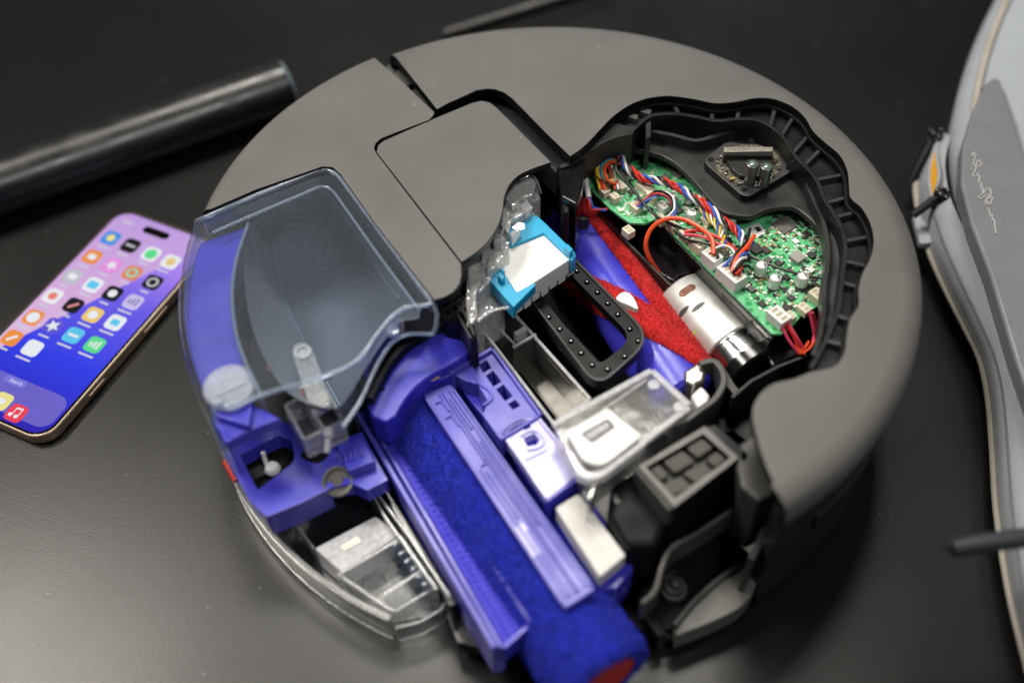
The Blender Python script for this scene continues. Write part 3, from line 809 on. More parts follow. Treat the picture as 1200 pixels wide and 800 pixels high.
lathe('motor_end_cap', ma + md * (ml * .70), md, [(0, mr - .0012), (.0012, mr - .0012), (.0018, mr - .0024), (.0040, mr - .0024), (.0046, mr - .0014), (.0125, mr - .0014), (.0132, mr - .003)], [CHROME], motor, 56)
lathe('motor_end_ring', ma + md * (ml * .70 + .0132), md, [(0, mr + .0012), (.006, mr + .0012), (.007, mr)], GLOSSBLK, motor, 48)
lathe('motor_terminal', ma - md * .004 + Vector((0, 0, .007)), md, [(0, .0024), (.006, .0024)], RUB, motor, 14)
# cradle
prism('motor_cradle', [(850, 436), (900, 392), (914, 404), (945, 418), (930, 428), (895, 442), (862, 452)], .034, .012, GLOSSBLK, robot, bevel=.001)
prism('gear_box', [(884, 396), (903, 382), (930, 405), (940, 414), (905, 430)], .0545, .020, GLOSSBLK, robot, bevel=.002)
wall('cradle_rim', PL([(945, 416), (912, 429), (880, 446), (858, 465)], .060), .0018, .03, DECK, robot)
wall('cradle_rim', PL([(842, 428), (850, 440), (857, 452), (866, 462)], .056), .004, .02, MIDG, robot)
hook = cat([(820, 425), (836, 422), (846, 432), (848, 448), (838, 466), (822, 478), (806, 490), (790, 498)], 5)
wall('bracket', PL(hook, .060), .0036, .020, M('bracket_grey', (.055, .054, .052), .4), robot, bevel=.001)
prism('bracket_plate', [(801, 434), (818, 423), (828, 432), (826, 446), (812, 452), (802, 446)], .056, .030, M('galvanised', (.55, .52, .47), .3, .9), robot, bevel=.002)
prism('bracket_plate', [(809, 462), (822, 450), (833, 462), (829, 476), (820, 481)], .058, .030, WPL, robot, bevel=.002)
prism('lower_beam', [(770, 505), (840, 462), (880, 452), (890, 500), (880, 520), (860, 505), (800, 520)], .040, .012, BLK, robot)

# ------------------------------------------------------------------ brush roller
ba = P(664, 262, .036); bb = P(806, 470, .036)
bd = (bb - ba).normalized(); bl = (bb - ba).length
br = .0185
bu = bd.cross(Vector((0, 0, 1))).normalized()             # towards the front right
def on_brush(t, th, r): return ba + bd * (bl * t) + (Vector((0, 0, 1)) * math.cos(th) + bu * math.sin(th)) * r
def brush_dir(th): return Vector((0, 0, 1)) * math.cos(th) + bu * math.sin(th)
brush = lathe('brush_roller', ba, bd, [(0, br - .002), (.002, br), (bl - .002, br), (bl, br - .002)], BLUE, robot, 56, label='violet brush roller with spiral bands of red plush')
for b_i in range(2):
    th0, rate = ((math.radians(-40), math.radians(12)), (math.radians(152), math.radians(212)))[b_i]
    rows = []; sm = []
    nw = 12
    for i in range(61):
        t = .015 + .97 * i / 60; row = []
        for k in range(nw + 1):
            w = (k / nw - .5) * math.radians(60)
            th = th0 - rate * t + w
            bul = .0006 + .0030 * math.sin(math.pi * k / nw) ** .6
            row.append(on_brush(t, th, br + bul))
        rows.append(row)
    loft('plush_band', rows, RED, brush, 80)
    for k in range(14000):
        t = random.uniform(.015, .985); w = random.uniform(-.5, .5)
        th = th0 - rate * t + w * math.radians(62)
        bul = .0003 + .0030 * math.cos(math.pi * w) ** .6
        sm.append((on_brush(t, th, br + bul), brush_dir(th)))
    fuzz('plush_pile', sm, .0016, RED, brush, .0005)
prism('roller_scraper', cat([(722, 350), (729, 342), (738, 343), (745, 352), (748, 362), (738, 358)], 4, True), .0605, .050, WPL, robot, bevel=.001)
# trough around the roller
wall('trough_wall', PL([(704, 256), (750, 300), (800, 346)], .050), .0035, .012, BLK, robot, bevel=.001)
wall('trough_wall', PL([(700, 250), (736, 284), (790, 338)], .056), .0014, .045, DECK, robot)
wall('trough_edge', PL(cat([(668, 285), (669, 268), (676, 258), (690, 255)], 6), .062), .0022, .03, DECK, robot)
prism('trough_floor', [(600, 350), (700, 262), (840, 440), (730, 530)], .016, .011, EDGE, robot)
prism('front_channel', [(604, 358), (632, 344), (714, 432), (690, 445)], .046, .012, BLK, robot, bevel=.002)
wall('channel_rail', PL([(609, 378), (650, 425), (696, 478)], .044), .004, .012, GLOSSBLK, robot, bevel=.001)

# ------------------------------------------------------------------ rubber gasket loop with studs
ZG = .0600
def stadium(px, r): return rounded(px, r, 7)
go = stadium([(608, 332), (664, 294), (764, 396), (700, 453)], [10, 10, 30, 24])
gi = stadium([(625, 335), (661, 314), (742, 396), (700, 430)], [8, 8, 20, 16])
gasket = holed('rubber_gasket', go, [gi], ZG, ZG - .005, RUB, robot, label='black rubber gasket loop dotted with small studs')
holed('gasket_rim', stadium([(606, 331), (664, 292), (766, 396), (700, 455)], [10, 10, 30, 24]), [stadium([(610, 332), (664, 296), (762, 396), (700, 451)], [10, 10, 29, 23])], ZG + .001, ZG - .006, DECK, gasket)
studs = [(676, 318), (688, 331), (700, 343), (712, 356), (724, 369), (738, 386), (748, 400), (732, 418), (712, 433), (694, 428), (681, 414), (669, 400), (656, 386), (643, 372), (632, 358)]
sv = []; sf = []
pr = [(0, .0016), (.0007, .0015), (.0014, .0009), (.0015, .0001)]
for s_, r_ in pr: sv += [(r_ * math.cos(2 * math.pi * k / 10), r_ * math.sin(2 * math.pi * k / 10), s_) for k in range(10)]
for i in range(3): sf += [(i * 10 + k, i * 10 + (k + 1) % 10, i * 10 + 10 + (k + 1) % 10, i * 10 + 10 + k) for k in range(10)]
SM = mesh('stud', sv, sf, GLOSSBLK)
for s_ in studs: inst('stud', SM, P(*s_, ZG), 0, gasket)

# ------------------------------------------------------------------ filter
ZF = .078
filt = prism('filter', [(586, 314), (597, 286), (637, 270), (671, 302), (606, 344)], ZF - .0012, ZF - .0130, WHITE, robot, bevel=.0008, shrink=.04, label='white pleated filter block in a cyan frame')
fr = [(574, 329), (581, 317), (587, 314), (605, 342), (626, 331), (628, 334), (602, 360)]
prism('filter_frame', fr, ZF, ZF - .006, CYAN, filt, bevel=.0006)
prism('filter_frame', [(574, 330), (602, 361), (604, 358), (578, 326)], ZF - .001, ZF - .010, CYAN, filt, bevel=.0006)
prism('filter_frame', [(592, 272), (628, 251), (638, 260), (674, 295), (672, 303), (664, 299), (637, 273), (598, 289)], ZF + .0005, ZF - .004, CYAN, filt, bevel=.0006)
prism('filter_frame', [(668, 303), (674, 296), (675, 300), (670, 306)], ZF, ZF - .010, CYAN, filt, bevel=.0003)
for q in ([(583, 322), (587, 318), (592, 324), (588, 328)], [(661, 289), (665, 285), (672, 292), (668, 296)], [(586, 316), (589, 313), (592, 317), (589, 320)]):
    prism('clip', q, ZF + .004, ZF - .002, CYAN, filt, bevel=.0005)
for k in range(7):
    a = Vector((604 + k * 10.2, 350 - k * 7.2))
    prism('pleat', [(a.x, a.y), (a.x + 9, a.y - 6.5), (a.x + 7, a.y - 10), (a.x - 2, a.y - 3)], ZF - .004, ZF - .017 - .001 * (k % 2), WHITE, filt, bevel=.001)

# ------------------------------------------------------------------ broken clear duct beside the filter
duct = prism('clear_duct', [(552, 316), (566, 300), (585, 280), (590, 262), (597, 262), (599, 284), (588, 312), (574, 330), (556, 350), (548, 338)], .078, .045, ICE, robot, bevel=.0012, label='jagged broken edge of a clear plastic air duct')
shards = [([(592, 232), (602, 214), (622, 204), (629, 214), (625, 228), (611, 232), (601, 246)], .086, .06), ([(612, 214), (628, 212), (634, 232), (626, 236), (612, 240)], .080, .055), ([(586, 262), (600, 238), (618, 236), (626, 242), (612, 252), (600, 258), (596, 274)], .083, .05),
          ([(548, 312), (560, 306), (566, 322), (558, 345), (560, 372), (548, 384), (545, 350)], .082, .04), ([(566, 352), (580, 340), (592, 356), (576, 366), (560, 378), (556, 368)], .066, .04),
          ([(572, 300), (584, 292), (592, 300), (580, 314), (570, 318)], .083, .06), ([(596, 272), (606, 266), (612, 268), (600, 280)], .084, .05), ([(602, 256), (622, 244), (628, 250), (606, 264)], .078, .05)]
for px, a, b_ in shards:
    prism('duct_shard', px, a, b_, ICE, duct, bevel=.0012)
random.seed(21)
for k in range(46):
    t = random.random()
    base = Vector((618, 214)).lerp(Vector((592, 262)), t * 2) if t < .5 else Vector((592, 262)).lerp(Vector((556, 340)), t * 2 - 1)
    c = base + Vector((random.gauss(0, 9), random.gauss(0, 9)))
    n = random.randint(3, 5); a0 = random.random() * 6
    pts = [(c.x + random.uniform(3, 10) * math.cos(a0 + 6.283 * i / n), c.y + random.uniform(3, 9) * math.sin(a0 + 6.283 * i / n)) for i in range(n)]
    zt = random.uniform(.074, .086); sl = (random.uniform(-.7, .7), random.uniform(-.7, .7)); c3 = P(c.x, c.y, zt)
    prism('duct_shard', pts, zt, zt - random.uniform(.006, .02), CLRW if k % 3 else ICE, duct, bevel=0, ztop=lambda x, y, c3=c3, sl=sl, zt=zt: min(zt + (x - c3.x) * sl[0] + (y - c3.y) * sl[1], .0895))
random.seed(5)
for pts in ([(588, 240), (596, 222), (610, 208), (626, 208), (634, 226)], [(584, 288), (590, 268), (596, 256), (612, 246)], [(550, 322), (552, 350), (548, 382)], [(560, 376), (572, 366), (584, 362), (596, 360)], [(562, 318), (576, 308), (590, 296)]):
    tube('duct_edge', [P(x, y, .083) for x, y in cat(pts, 6)], .0007, CLRW, duct, 8)

# ------------------------------------------------------------------ clear two-cell tray
ZT = .052
TG = clear('tray_clear', (.72, .72, .70), .09, .10, (.6, .58, .52), .08, wav=.2)
tray = prism('clear_tray', [(560, 372), (590, 358), (690, 470), (655, 494)], ZT - .022, ZT - .0235, M('tray_floor', (.10, .095, .082), .12, .3, var=.3, vs=60), robot, bevel=0, label='smoky clear tray with two cells')
for pts in ([(556, 374), (650, 498)], [(592, 356), (692, 468)], [(556, 374), (592, 356)], [(601, 407), (628, 392)], [(655, 492), (690, 470)]):
    wall('tray_wall', PL(pts, ZT), .0016, ZT - .023, TG, tray)
    tube('tray_edge', PL(pts, ZT), .0010, FROST, tray, 8)
tube('tray_edge', PL([(575, 372), (592, 392), (604, 404)], ZT - .004), .0008, FROST, tray, 6)
obox('tray_tab', P(610, 396, ZT - .004), .003, .007, .006, U, FROST, tray)

# ------------------------------------------------------------------ clear lid with handle recess
ZL = .074
lidp = [(648, 497), (764, 433), (808, 474), (806, 482), (700, 556), (686, 560), (676, 552)]
CL2 = clear('clear_hatch_plastic', (.80, .80, .79), .07, .08, (.72, .71, .69), .10, wav=.1)
hatch = prism('clear_hatch', rounded(lidp, [4, 4, 6, 4, 4, 10, 6]), ZL, ZL - .0022, CL2, robot, bevel=.0006, label='clear plastic hatch with a handle recess whitened by painted-in glare')
for a, b_ in (((648, 497), (764, 433)), ((764, 433), (808, 474)), ((808, 476), (696, 560)), ((758, 444), (706, 480)), ((696, 560), (686, 562))):
    wall('hatch_edge', PL([a, b_], ZL + .0006), .0034 if a[0] != 758 else .0012, ZL - (.003 if a[0] != 758 else .001), FROST, hatch, bevel=.0008)
wall('hatch_side', PL([(806, 482), (750, 522), (700, 560), (690, 584)], ZL - .001), .0016, ZL - .022, CL2, hatch)
wall('hatch_side', PL([(652, 500), (672, 530), (690, 560)], ZL - .001), .0016, ZL - .022, CL2, hatch)
holed('handle_glare_frame', rounded([(664, 506), (712, 478), (728, 492), (752, 510), (706, 546), (684, 540)], [6, 4, 3, 5, 14, 10]), [rounded([(680, 508), (712, 490), (722, 500), (694, 520)], [4, 4, 4, 4])], ZL + .0042, ZL, WPL, hatch)  # overexposed highlight on the handle put in as white plastic
prism('handle_bar', rounded([(684, 509), (711, 493), (717, 499), (690, 515)], 3), ZL + .0052, ZL, FROST, hatch, bevel=.0008)
prism('handle_lip', rounded([(676, 548), (690, 552), (706, 550), (754, 514), (758, 520), (708, 558), (690, 562), (674, 556)], 3), ZL + .0035, ZL - .002, FROST, hatch, bevel=.0008)
for q in ((766, 452), (796, 478)):
    lathe('hatch_boss', P(*q, ZL), (0, 0, 1), [(0, .0030), (.0012, .0028), (.0014, .0018)], FROST, hatch, 22)
for k in range(5):
    q = (748 + k * 6, 500 - k * 4)
    wall('hatch_rib', PL([q, (q[0] + 10, q[1] + 10)], ZL - .003), .0008, ZL - .006, FROST, hatch, bevel=0)
prism('hatch_under_plate', [(716, 474), (730, 466), (758, 498), (744, 508)], ZL - .026, ZL - .030, MIDG, robot)

# ------------------------------------------------------------------ front right: button pad box and wheel well
ZB = .076
pad_o = [(748, 546), (826, 499), (866, 536), (790, 594)]
pad = holed('pad_box', pad_o, [[(757, 547), (824, 508), (856, 536), (791, 583)]], ZB, .020, [M('pad_rim_lit', (.11, .105, .098), .4, bump=.05), BLK], robot, label='black box holding six grey rubber pads')  # black box's lit rim put in as a lighter cap colour
prism('pad_floor', [(752, 547), (826, 503), (860, 537), (790, 588)], ZB - .006, ZB - .010, DECK, pad)
PADM = M('grey_rubber_pad', (.060, .057, .052), .6, bump=.1, bs=1200)
for q in ([(762, 549), (773, 543), (785, 556), (774, 563)], [(777, 540), (800, 527), (815, 540), (791, 554)], [(803, 523), (822, 512), (836, 524), (818, 536)], [(776, 567), (797, 557), (812, 569), (790, 580)], [(800, 554), (823, 540), (836, 551), (815, 565)], [(827, 537), (840, 528), (851, 537), (838, 547)]):
    prism('rubber_pad', rounded(q, 4), ZB - .0022, ZB - .006, PADM, pad, bevel=.0007)
prism('pad_side', [(826, 499), (838, 496), (880, 532), (874, 545), (864, 537)], ZB - .002, .020, BLK, pad, bevel=.001)
wall('pad_flange', PL([(747, 546), (768, 571), (789, 596)], ZB - .002), .0042, ZB - .016, MIDG, pad, bevel=.001)
prism('housing_side', [(716, 566), (750, 545), (790, 596), (770, 640), (735, 640), (712, 604)], .060, .014, M('housing_black', (.007, .0073, .0085), .5, bump=.08, spec=.15), robot, bevel=.004)
prism('housing_bridge', [(866, 520), (886, 505), (898, 545), (915, 575), (890, 588), (868, 570), (862, 545)], .074, .030, M('bridge_grey', (.045, .044, .042), .42, bump=.05), robot, bevel=.002)
wall('well_rim', PL(cat([(906, 566), (880, 580), (846, 604), (812, 626), (788, 640), (776, 662), (768, 690), (752, 706)], 6), .052), .0024, .036, MIDG, robot, bevel=.001)
prism('well_back', [(735, 636), (780, 640), (846, 604), (905, 570), (912, 590), (850, 640), (790, 680)], .018, .012, EDGE, robot)
fend = cat([(790, 732), (812, 706), (840, 680), (866, 662), (880, 655)], 6) + cat([(887, 668), (884, 690), (866, 712), (830, 730), (792, 745)], 6)
prism('fender', fend, .020, .0060, M('fender_grey', (.11, .107, .10), .45, bump=.05), robot, bevel=.0012)
tube('fender_edge', [P(x, y, .021) for x, y in cat([(790, 733), (812, 706), (840, 680), (866, 662), (880, 655), (884, 648)], 6)], .0018, MIDG, robot, 10)
prism('well_floor', [(735, 690), (775, 660), (870, 640), (890, 660), (830, 690), (790, 735), (768, 738)], .016, .006, EDGE, robot)
prism('corner_foot', [(738, 700), (752, 694), (782, 742), (772, 746)], .018, .005, BLK, robot, bevel=.001)
lathe('screw_post', P(789, 692, .018), (0, 0, 1), [(0, .0062), (.003, .0062), (.0032, .0048), (.006, .0046), (.0062, .0024), (.0095, .0022), (.010, .001)], MIDG, robot, 26)
lathe('screw_post', P(776, 652, .030), (.2, -.3, 1), [(0, .005), (.007, .005), (.0085, .0035)], DECK, robot, 22)
wall('well_web', PL([(748, 690), (775, 676), (792, 668)], .026), .0016, .016, DECK, robot)
wall('well_web', PL([(880, 655), (896, 620), (908, 590)], .052), .003, .012, DECK, robot)
for k in range(4):
    prism('housing_clip', [(716 + k * 9, 580 + k * 14), (722 + k * 9, 577 + k * 14), (728 + k * 9, 588 + k * 14), (721 + k * 9, 591 + k * 14)], .0605 - k * .003, .04, DECK, robot)

# ------------------------------------------------------------------ mop roller module
ra = P(486, 486, .029); rb = P(710, 799, .029)
rd = (rb - ra).normalized(); rl = (rb - ra).length
rr_ = .0230
ru = rd.cross(Vector((0, 0, 1))).normalized()
mop = lathe('mop_roller', ra, rd, [(0, rr_ - .003), (.002, rr_), (rl - .004, rr_), (rl - .001, rr_ - .0015), (rl, rr_ - .005), (rl - .001, rr_ - .0066)], PLUSH, robot, 64, smooth=60, label='long blue plush mop roller')
lathe('roller_core', ra + rd * (rl - .002), rd, [(0, rr_ - .0072), (.0018, rr_ - .0078), (.0016, rr_ - .012), (.0012, .0005)], REDP, mop, 48, label='red core at the end of the mop roller')
sm = []
for k in range(60000):
    t = random.random(); th = random.uniform(-2.2, 2.2)
    dr = Vector((0, 0, 1)) * math.cos(th) + ru * math.sin(th)
    sm.append((ra + rd * (rl * t) + dr * (rr_ - (.0015 if t > .985 else .0001)), dr))
for k in range(5000):
    th = random.uniform(0, 2 * math.pi); q = random.uniform(.0072, .001)
    dr = Vector((0, 0, 1)) * math.cos(th) + ru * math.sin(th)
    sm.append((ra + rd * (rl - .001) + dr * (rr_ - q), (rd + dr * .4).normalized()))
fuzz('roller_pile', sm, .0023, PLUSH, mop, .0005)

frame = prism('mop_frame', [(414, 486), (436, 474), (462, 500), (593, 756), (577, 764)], .040, .014, BLUE, robot, bevel=.0012, label='violet blue plastic frame around the mop roller')
wall('frame_rail', PL([(418, 482), (452, 540), (500, 622), (580, 758)], .046), .0026, .03, BLUE2, frame, bevel=.0007)
TROUGH = M('matt_violet_plastic', (.045, .040, .50), .55, var=.1, bump=.05, spec=.25)
prism('drip_trough', [(446, 512), (472, 498), (624, 728), (590, 760)], .0405, .030, TROUGH, frame, bevel=.0005)
wall('frame_rail', PL([(473, 497), (540, 600), (623, 728)], .046), .0028, .03, BLUE2, frame, bevel=.0007)
wall('frame_rail', PL([(446, 513), (510, 622), (588, 758)], .0445), .0022, .03, BLUE2, frame, bevel=.0007)
wall('frame_end', PL([(446, 512), (473, 497)], .046), .003, .03, BLUE, frame, bevel=.0005)
wall('frame_end', PL([(590, 758), (622, 730)], .044), .002, .03, BLUE, frame, bevel=.0005)
v = []; f = []
for i in range(34):
    for j in range(3):
        t = (i + .5 + .5 * (j % 2)) / 34.5
        a = Vector((456, 513)).lerp(Vector((596, 752)), t); b_ = Vector((470, 505)).lerp(Vector((616, 731)), t)
        q = a.lerp(b_, .12 + .38 * j)
        c = P(q.x, q.y, .0403); n0 = len(v); r = .0013
        for s, h in ((1, 0), (.8, .0006), (.35, .0009)):
            v += [c + Vector((r * s * math.cos(math.pi * k / 4), r * s * math.sin(math.pi * k / 4), h)) for k in range(8)]
        for q_ in range(2): f += [(n0 + q_ * 8 + k, n0 + q_ * 8 + (k + 1) % 8, n0 + q_ * 8 + 8 + (k + 1) % 8, n0 + q_ * 8 + 8 + k) for k in range(8)]
        f.append(tuple(n0 + 16 + k for k in range(8)))
add('trough_dimples', v, f, TROUGH, frame)['kind'] = 'stuff'

# slatted squeegee bar on top of the roller
bar_px = [(495, 462), (528, 449), (698, 690), (662, 713)]
ZS = .0560
barp = prism('squeegee_bar', rounded(bar_px, 4), ZS, ZS - .004, BLUE2, robot, bevel=.0006, label='pale violet ribbed bar lying along the mop roller')
def on_bar(s, t, z):
    a = Vector(bar_px[0]).lerp(Vector(bar_px[3]), s); b_ = Vector(bar_px[1]).lerp(Vector(bar_px[2]), s)
    q = a.lerp(b_, t); return P(q.x, q.y, z)
for t, s0, s1 in ((.03, .02, .98), (.22, .36, .97), (.36, .38, .60), (.36, .66, .97), (.50, .02, .34), (.52, .40, .97), (.62, .02, .97), (.72, .05, .20), (.74, .26, .66), (.84, .02, .97), (.97, .02, .98)):
    wall('bar_rib', [on_bar(s0, t, ZS + .0012), on_bar((s0 + s1) / 2, t, ZS + .0012), on_bar(s1, t, ZS + .0012)], .0011, ZS - .0005, BLUE2, barp, bevel=.0003)
prism('bar_label', [(603, 618), (613, 612), (636, 646), (625, 653)], ZS + .0005, ZS, M('pale_label', (.62, .60, .80), .4), barp, bevel=0)
for t0, s0 in ((.2, .05), (.2, .12), (.3, .35)):
    wall('bar_rib', [on_bar(s0, t0, ZS + .001), on_bar(s0, t0 + .22, ZS + .001), on_bar(s0 + .05, t0 + .24, ZS + .001)], .001, ZS - .0005, BLUE2, barp, bevel=.0002)

# right-hand frame
ZR = .0585
win = [[(561, 427), (570, 421), (576, 431), (566, 437)], [(569, 440), (578, 434), (588, 447), (578, 453)], [(581, 456), (590, 450), (601, 464), (592, 470)], [(595, 473), (604, 468), (610, 475), (601, 480)]]
fr2 = holed('window_frame', [(528, 436), (576, 408), (632, 484), (586, 514), (566, 486), (572, 470), (560, 450), (545, 446)], win, ZR, ZR - .010, BLUE2, frame)
prism('frame_base', [(531, 444), (578, 415), (636, 492), (592, 520)], ZR - .011, .016, BLUE, frame)
wall('frame_lip', PL([(526, 437), (577, 407)], ZR + .0025), .0022, ZR - .012, BLUE2, frame, bevel=.0006)
wall('frame_lip', PL([(577, 408), (634, 486)], ZR + .0020), .0018, ZR - .012, BLUE2, frame, bevel=.0006)
wall('frame_lip', PL([(586, 514), (632, 486)], ZR + .0015), .0018, ZR - .012, BLUE2, frame, bevel=.0006)
wall('frame_lip', PL(cat([(553, 428), (560, 446), (573, 456), (576, 466), (566, 474)], 5), ZR + .0012), .0014, ZR - .006, BLUE2, frame, bevel=.0004)
LITV = M('lamp_lit_violet', (.46, .44, .80), .22, var=.05)  # violet plastic with the lamp's white reflection put into its base colour
holed('latch_plate', [(586, 506), (606, 492), (630, 488), (682, 552), (640, 584), (610, 540)], [[(598, 503), (605, 499), (609, 504), (602, 508)], [(611, 498), (619, 495), (623, 500), (615, 504)], [(613, 513), (626, 507), (633, 515), (629, 521), (618, 523)]], ZR, ZR - .006, LITV, frame)
wall('latch_lip', PL(cat([(592, 508), (600, 500), (612, 494), (626, 492)], 4), ZR + .0012), .0012, ZR, BLUE2, frame, bevel=.0003)
wall('latch_lip', PL(cat([(610, 510), (620, 504), (630, 505), (637, 515), (632, 523), (618, 526)], 4), ZR + .0010), .0012, ZR, LITV, frame, bevel=.0003)
wall('latch_lip', PL([(616, 538), (640, 526)], ZR + .0008), .0010, ZR, LITV, frame, bevel=.0002)
wall('latch_lip', PL([(632, 490), (682, 552)], ZR + .0014), .0014, ZR - .002, LITV, frame, bevel=.0003)
prism('latch_base', [(590, 512), (630, 491), (684, 556), (644, 590)], ZR - .0065, .018, BLUE, frame)
wall('latch_side', PL([(640, 586), (662, 570), (684, 556)], ZR - .0006), .0016, ZR - .018, BLUE, frame)
prism('end_block', rounded([(650, 594), (678, 577), (734, 650), (703, 676)], 4), ZR - .006, ZR - .016, M('chalky_white', (.70, .69, .66), .7, var=.12, vs=600, bump=.9, bs=700), frame, bevel=.0012, label='rough white end block of the mop frame')
prism('end_base', [(640, 592), (682, 570), (738, 648), (742, 668), (722, 690), (700, 690)], ZR - .0165, .018, BLUE, frame, bevel=.001)
for k in range(3):
    tube('end_leg', PL([(712 + k * 7, 684 - k * 4), (716 + k * 7, 700 - k * 4)], .034), .0012, BLUE2, frame, 8)

# arched blue housing over the far end of the roller
arch = cat([(430, 474), (440, 448), (456, 426), (474, 408), (496, 394), (520, 384)], 5) + [(545, 376), (551, 386), (560, 404)] + cat([(560, 404), (543, 418), (526, 428), (507, 438), (489, 452), (475, 468), (464, 487)], 5)[1:] + [(452, 494), (436, 488)]
house = prism('mop_housing', arch, .066, .046, BLUE, robot, bevel=.0028, label='violet blue arched housing over the end of the mop roller')
wall('arch_edge', PL(cat([(453, 497), (466, 484), (478, 466), (492, 453), (510, 443), (528, 437)], 6), .060), .0030, .044, BLUE, house, bevel=.0006)
for q, m in (((457, 483), GOLD), ((487, 455), GOLD), ((508, 443), GOLD)):
    obox('contact', P(*q, .0605), .006 if q[0] > 500 else .0036, .0034, .0012, math.radians(28), m, house)
obox('housing_notch', P(445, 456, .0655), .0042, .0042, .001, .5, EDGE, house)
wall('black_seal', PL(cat([(522, 376), (500, 386), (478, 400), (460, 418), (446, 440), (433, 466)], 6), .072), .0030, .050, RUB, robot)
# black clip lattice between lid and tray
prism('clip_block', [(512, 355), (538, 340), (548, 350), (560, 396), (552, 402), (540, 378), (520, 374)], .080, .03, BLK, robot, bevel=.001)
for a, b_ in (((520, 352), (534, 372)), ((528, 347), (542, 366)), ((518, 362), (540, 350)), ((524, 371), (546, 358)), ((534, 364), (552, 396)), ((542, 362), (556, 392))):
    wall('clip_rib', PL([a, b_], .083), .0013, .078, DECK, robot)
# black channel between the tank and the mop frame
prism('channel', [(404, 514), (416, 490), (580, 766), (536, 752), (520, 708)], .016, .008, GLOSSBLK, robot)
wall('channel_rail', PL([(408, 508), (470, 606), (532, 708)], .030), .003, .008, GLOSSBLK, robot)

# ------------------------------------------------------------------ clear water tank on the left
ZK = .0975
RT = .1852
a_t0 = ang(236, 254, ZK); a_t1 = ang(247, 492, ZK - .008)
if a_t1 < 0: a_t1 += 2 * math.pi
A_line = [(506, 355), (496, 358), (477, 360), (459, 371), (440, 394), (421, 420), (395, 435), (357, 448), (322, 458), (294, 468), (270, 480)]
cutA = cat(A_line, 5)
rim_px = [(236, 254), (300, 229), (372, 200.5), (384, 199), (394, 204), (402, 213), (452, 281), (506, 353)]
tank_inner = [p for p in reversed(cutA)] + [p for p in reversed(rim_px[1:-1])]
tw = [q for q in [P(*p, ZK) for p in tank_inner] if math.hypot(q.x, q.y) < RT - .0085]
tank = lid('clear_tank', tw, a_t0, a_t1, [CLRT, CLRT], .020, 'large clear plastic water tank with a wavy cut edge', n=60, rr=.008, rv=.009, th=.0018, Rr=RT, H=ZK)
tube('tank_rim', [(RT * math.cos(a_t0), RT * math.sin(a_t0), .080), (RT * math.cos(a_t0), RT * math.sin(a_t0), .088), ((RT - .0025) * math.cos(a_t0), (RT - .0025) * math.sin(a_t0), .0945), ((RT - .008) * math.cos(a_t0), (RT - .008) * math.sin(a_t0), ZK)] + [P(x, y, ZK) for x, y in rim_px[1:]], .0013, CLRE, tank, 10)
tube('tank_rim', [P(x, y, ZK - .006) for x, y in [(250, 272), (310, 246), (374, 219), (384, 219), (392, 226), (440, 294), (492, 364)]], .0009, CLRE, tank, 8)
tube('cut_edge', [P(x, y, ZK) for x, y in cutA] + [Vector(((RT - q) * math.cos(a_t1), (RT - q) * math.sin(a_t1), ZK - h)) for q, h in ((.008, 0), (.003, .003), (.0005, .010), (0, .02), (0, .035))], .0012, CLRE, tank, 10)
B_line = cat([(507, 392), (495, 391), (477, 392), (460, 401), (446, 420), (434, 444), (421, 472), (402, 500)], 5)
tube('cut_edge', [P(x, y, .084) for x, y in B_line], .0011, CLRE, tank, 10)
tube('cut_edge', [P(507, 354, ZK), P(512, 368, .093), P(511, 382, .088), P(507, 392, .084)], .0012, CLRE, tank, 10)
nA = [P(x, y, ZK) for x, y in cat([(506, 355), (496, 358), (477, 360), (459, 371), (440, 394), (421, 420), (400, 434), (372, 446)], 5)]
loft('cut_wall', [nA, [P(x, y, .084) for x, y in B_line]], CLRT, tank, 60)
lathe('tank_boss', P(461, 390, .088), (0, 0, 1), [(0, .0032), (.003, .0030), (.0032, .0016)], CLRE, tank, 20)
wall('tank_rib', PL([(396, 206), (450, 280), (504, 352)], ZK - .003), .0014, ZK - .012, CLRT, tank)
wall('tank_rib', PL([(238, 258), (300, 234), (374, 204)], ZK - .003), .0014, ZK - .014, CLRT, tank)

# inner bowl of the tank
BOWL = M('reflection_paled_bowl', (.25, .275, .325), .14, var=.06, vs=60, specks=.5, ss=140)  # soft reflections on the tank put into the bowl as paler colour
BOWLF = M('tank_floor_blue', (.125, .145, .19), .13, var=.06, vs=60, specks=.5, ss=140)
top_b = [(294, 262), (376, 224), (386, 228), (440, 298), (492, 366), (468, 378), (448, 402), (428, 432), (404, 470), (385, 478), (340, 462), (310, 420), (292, 370), (286, 310)]
flo_b = [(318, 268), (380, 242), (390, 247), (430, 300), (468, 350), (456, 372), (444, 398), (430, 428), (420, 480), (404, 484), (382, 446), (352, 392), (330, 338), (318, 296)]
rows = []
for k in range(7):
    t = k / 6
    rows.append([P(x, y, .084).lerp(P(x2, y2, .034), t) for (x, y), (x2, y2) in zip(cat(top_b, 4, True) + [cat(top_b, 4, True)[0]], cat(flo_b, 4, True) + [cat(flo_b, 4, True)[0]])])
bowl = loft('tank_bowl', rows, BOWL, robot, 70, label='dark blue bowl inside the clear tank, paled by painted-in reflections')
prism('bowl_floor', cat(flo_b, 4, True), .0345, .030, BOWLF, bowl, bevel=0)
tube('bowl_edge_glint', [P(x, y, .036) for x, y in cat([(318, 270), (378, 244), (388, 246), (430, 300), (468, 350)], 5)], .0007, CLRE, bowl, 8)  # pale beads imitate the highlight lines along the floor's rounded edges
tube('bowl_edge_glint', [P(x, y, .036) for x, y in cat([(318, 270), (330, 338), (352, 392), (382, 446), (404, 484)], 5)], .0008, CLRE, bowl, 8)
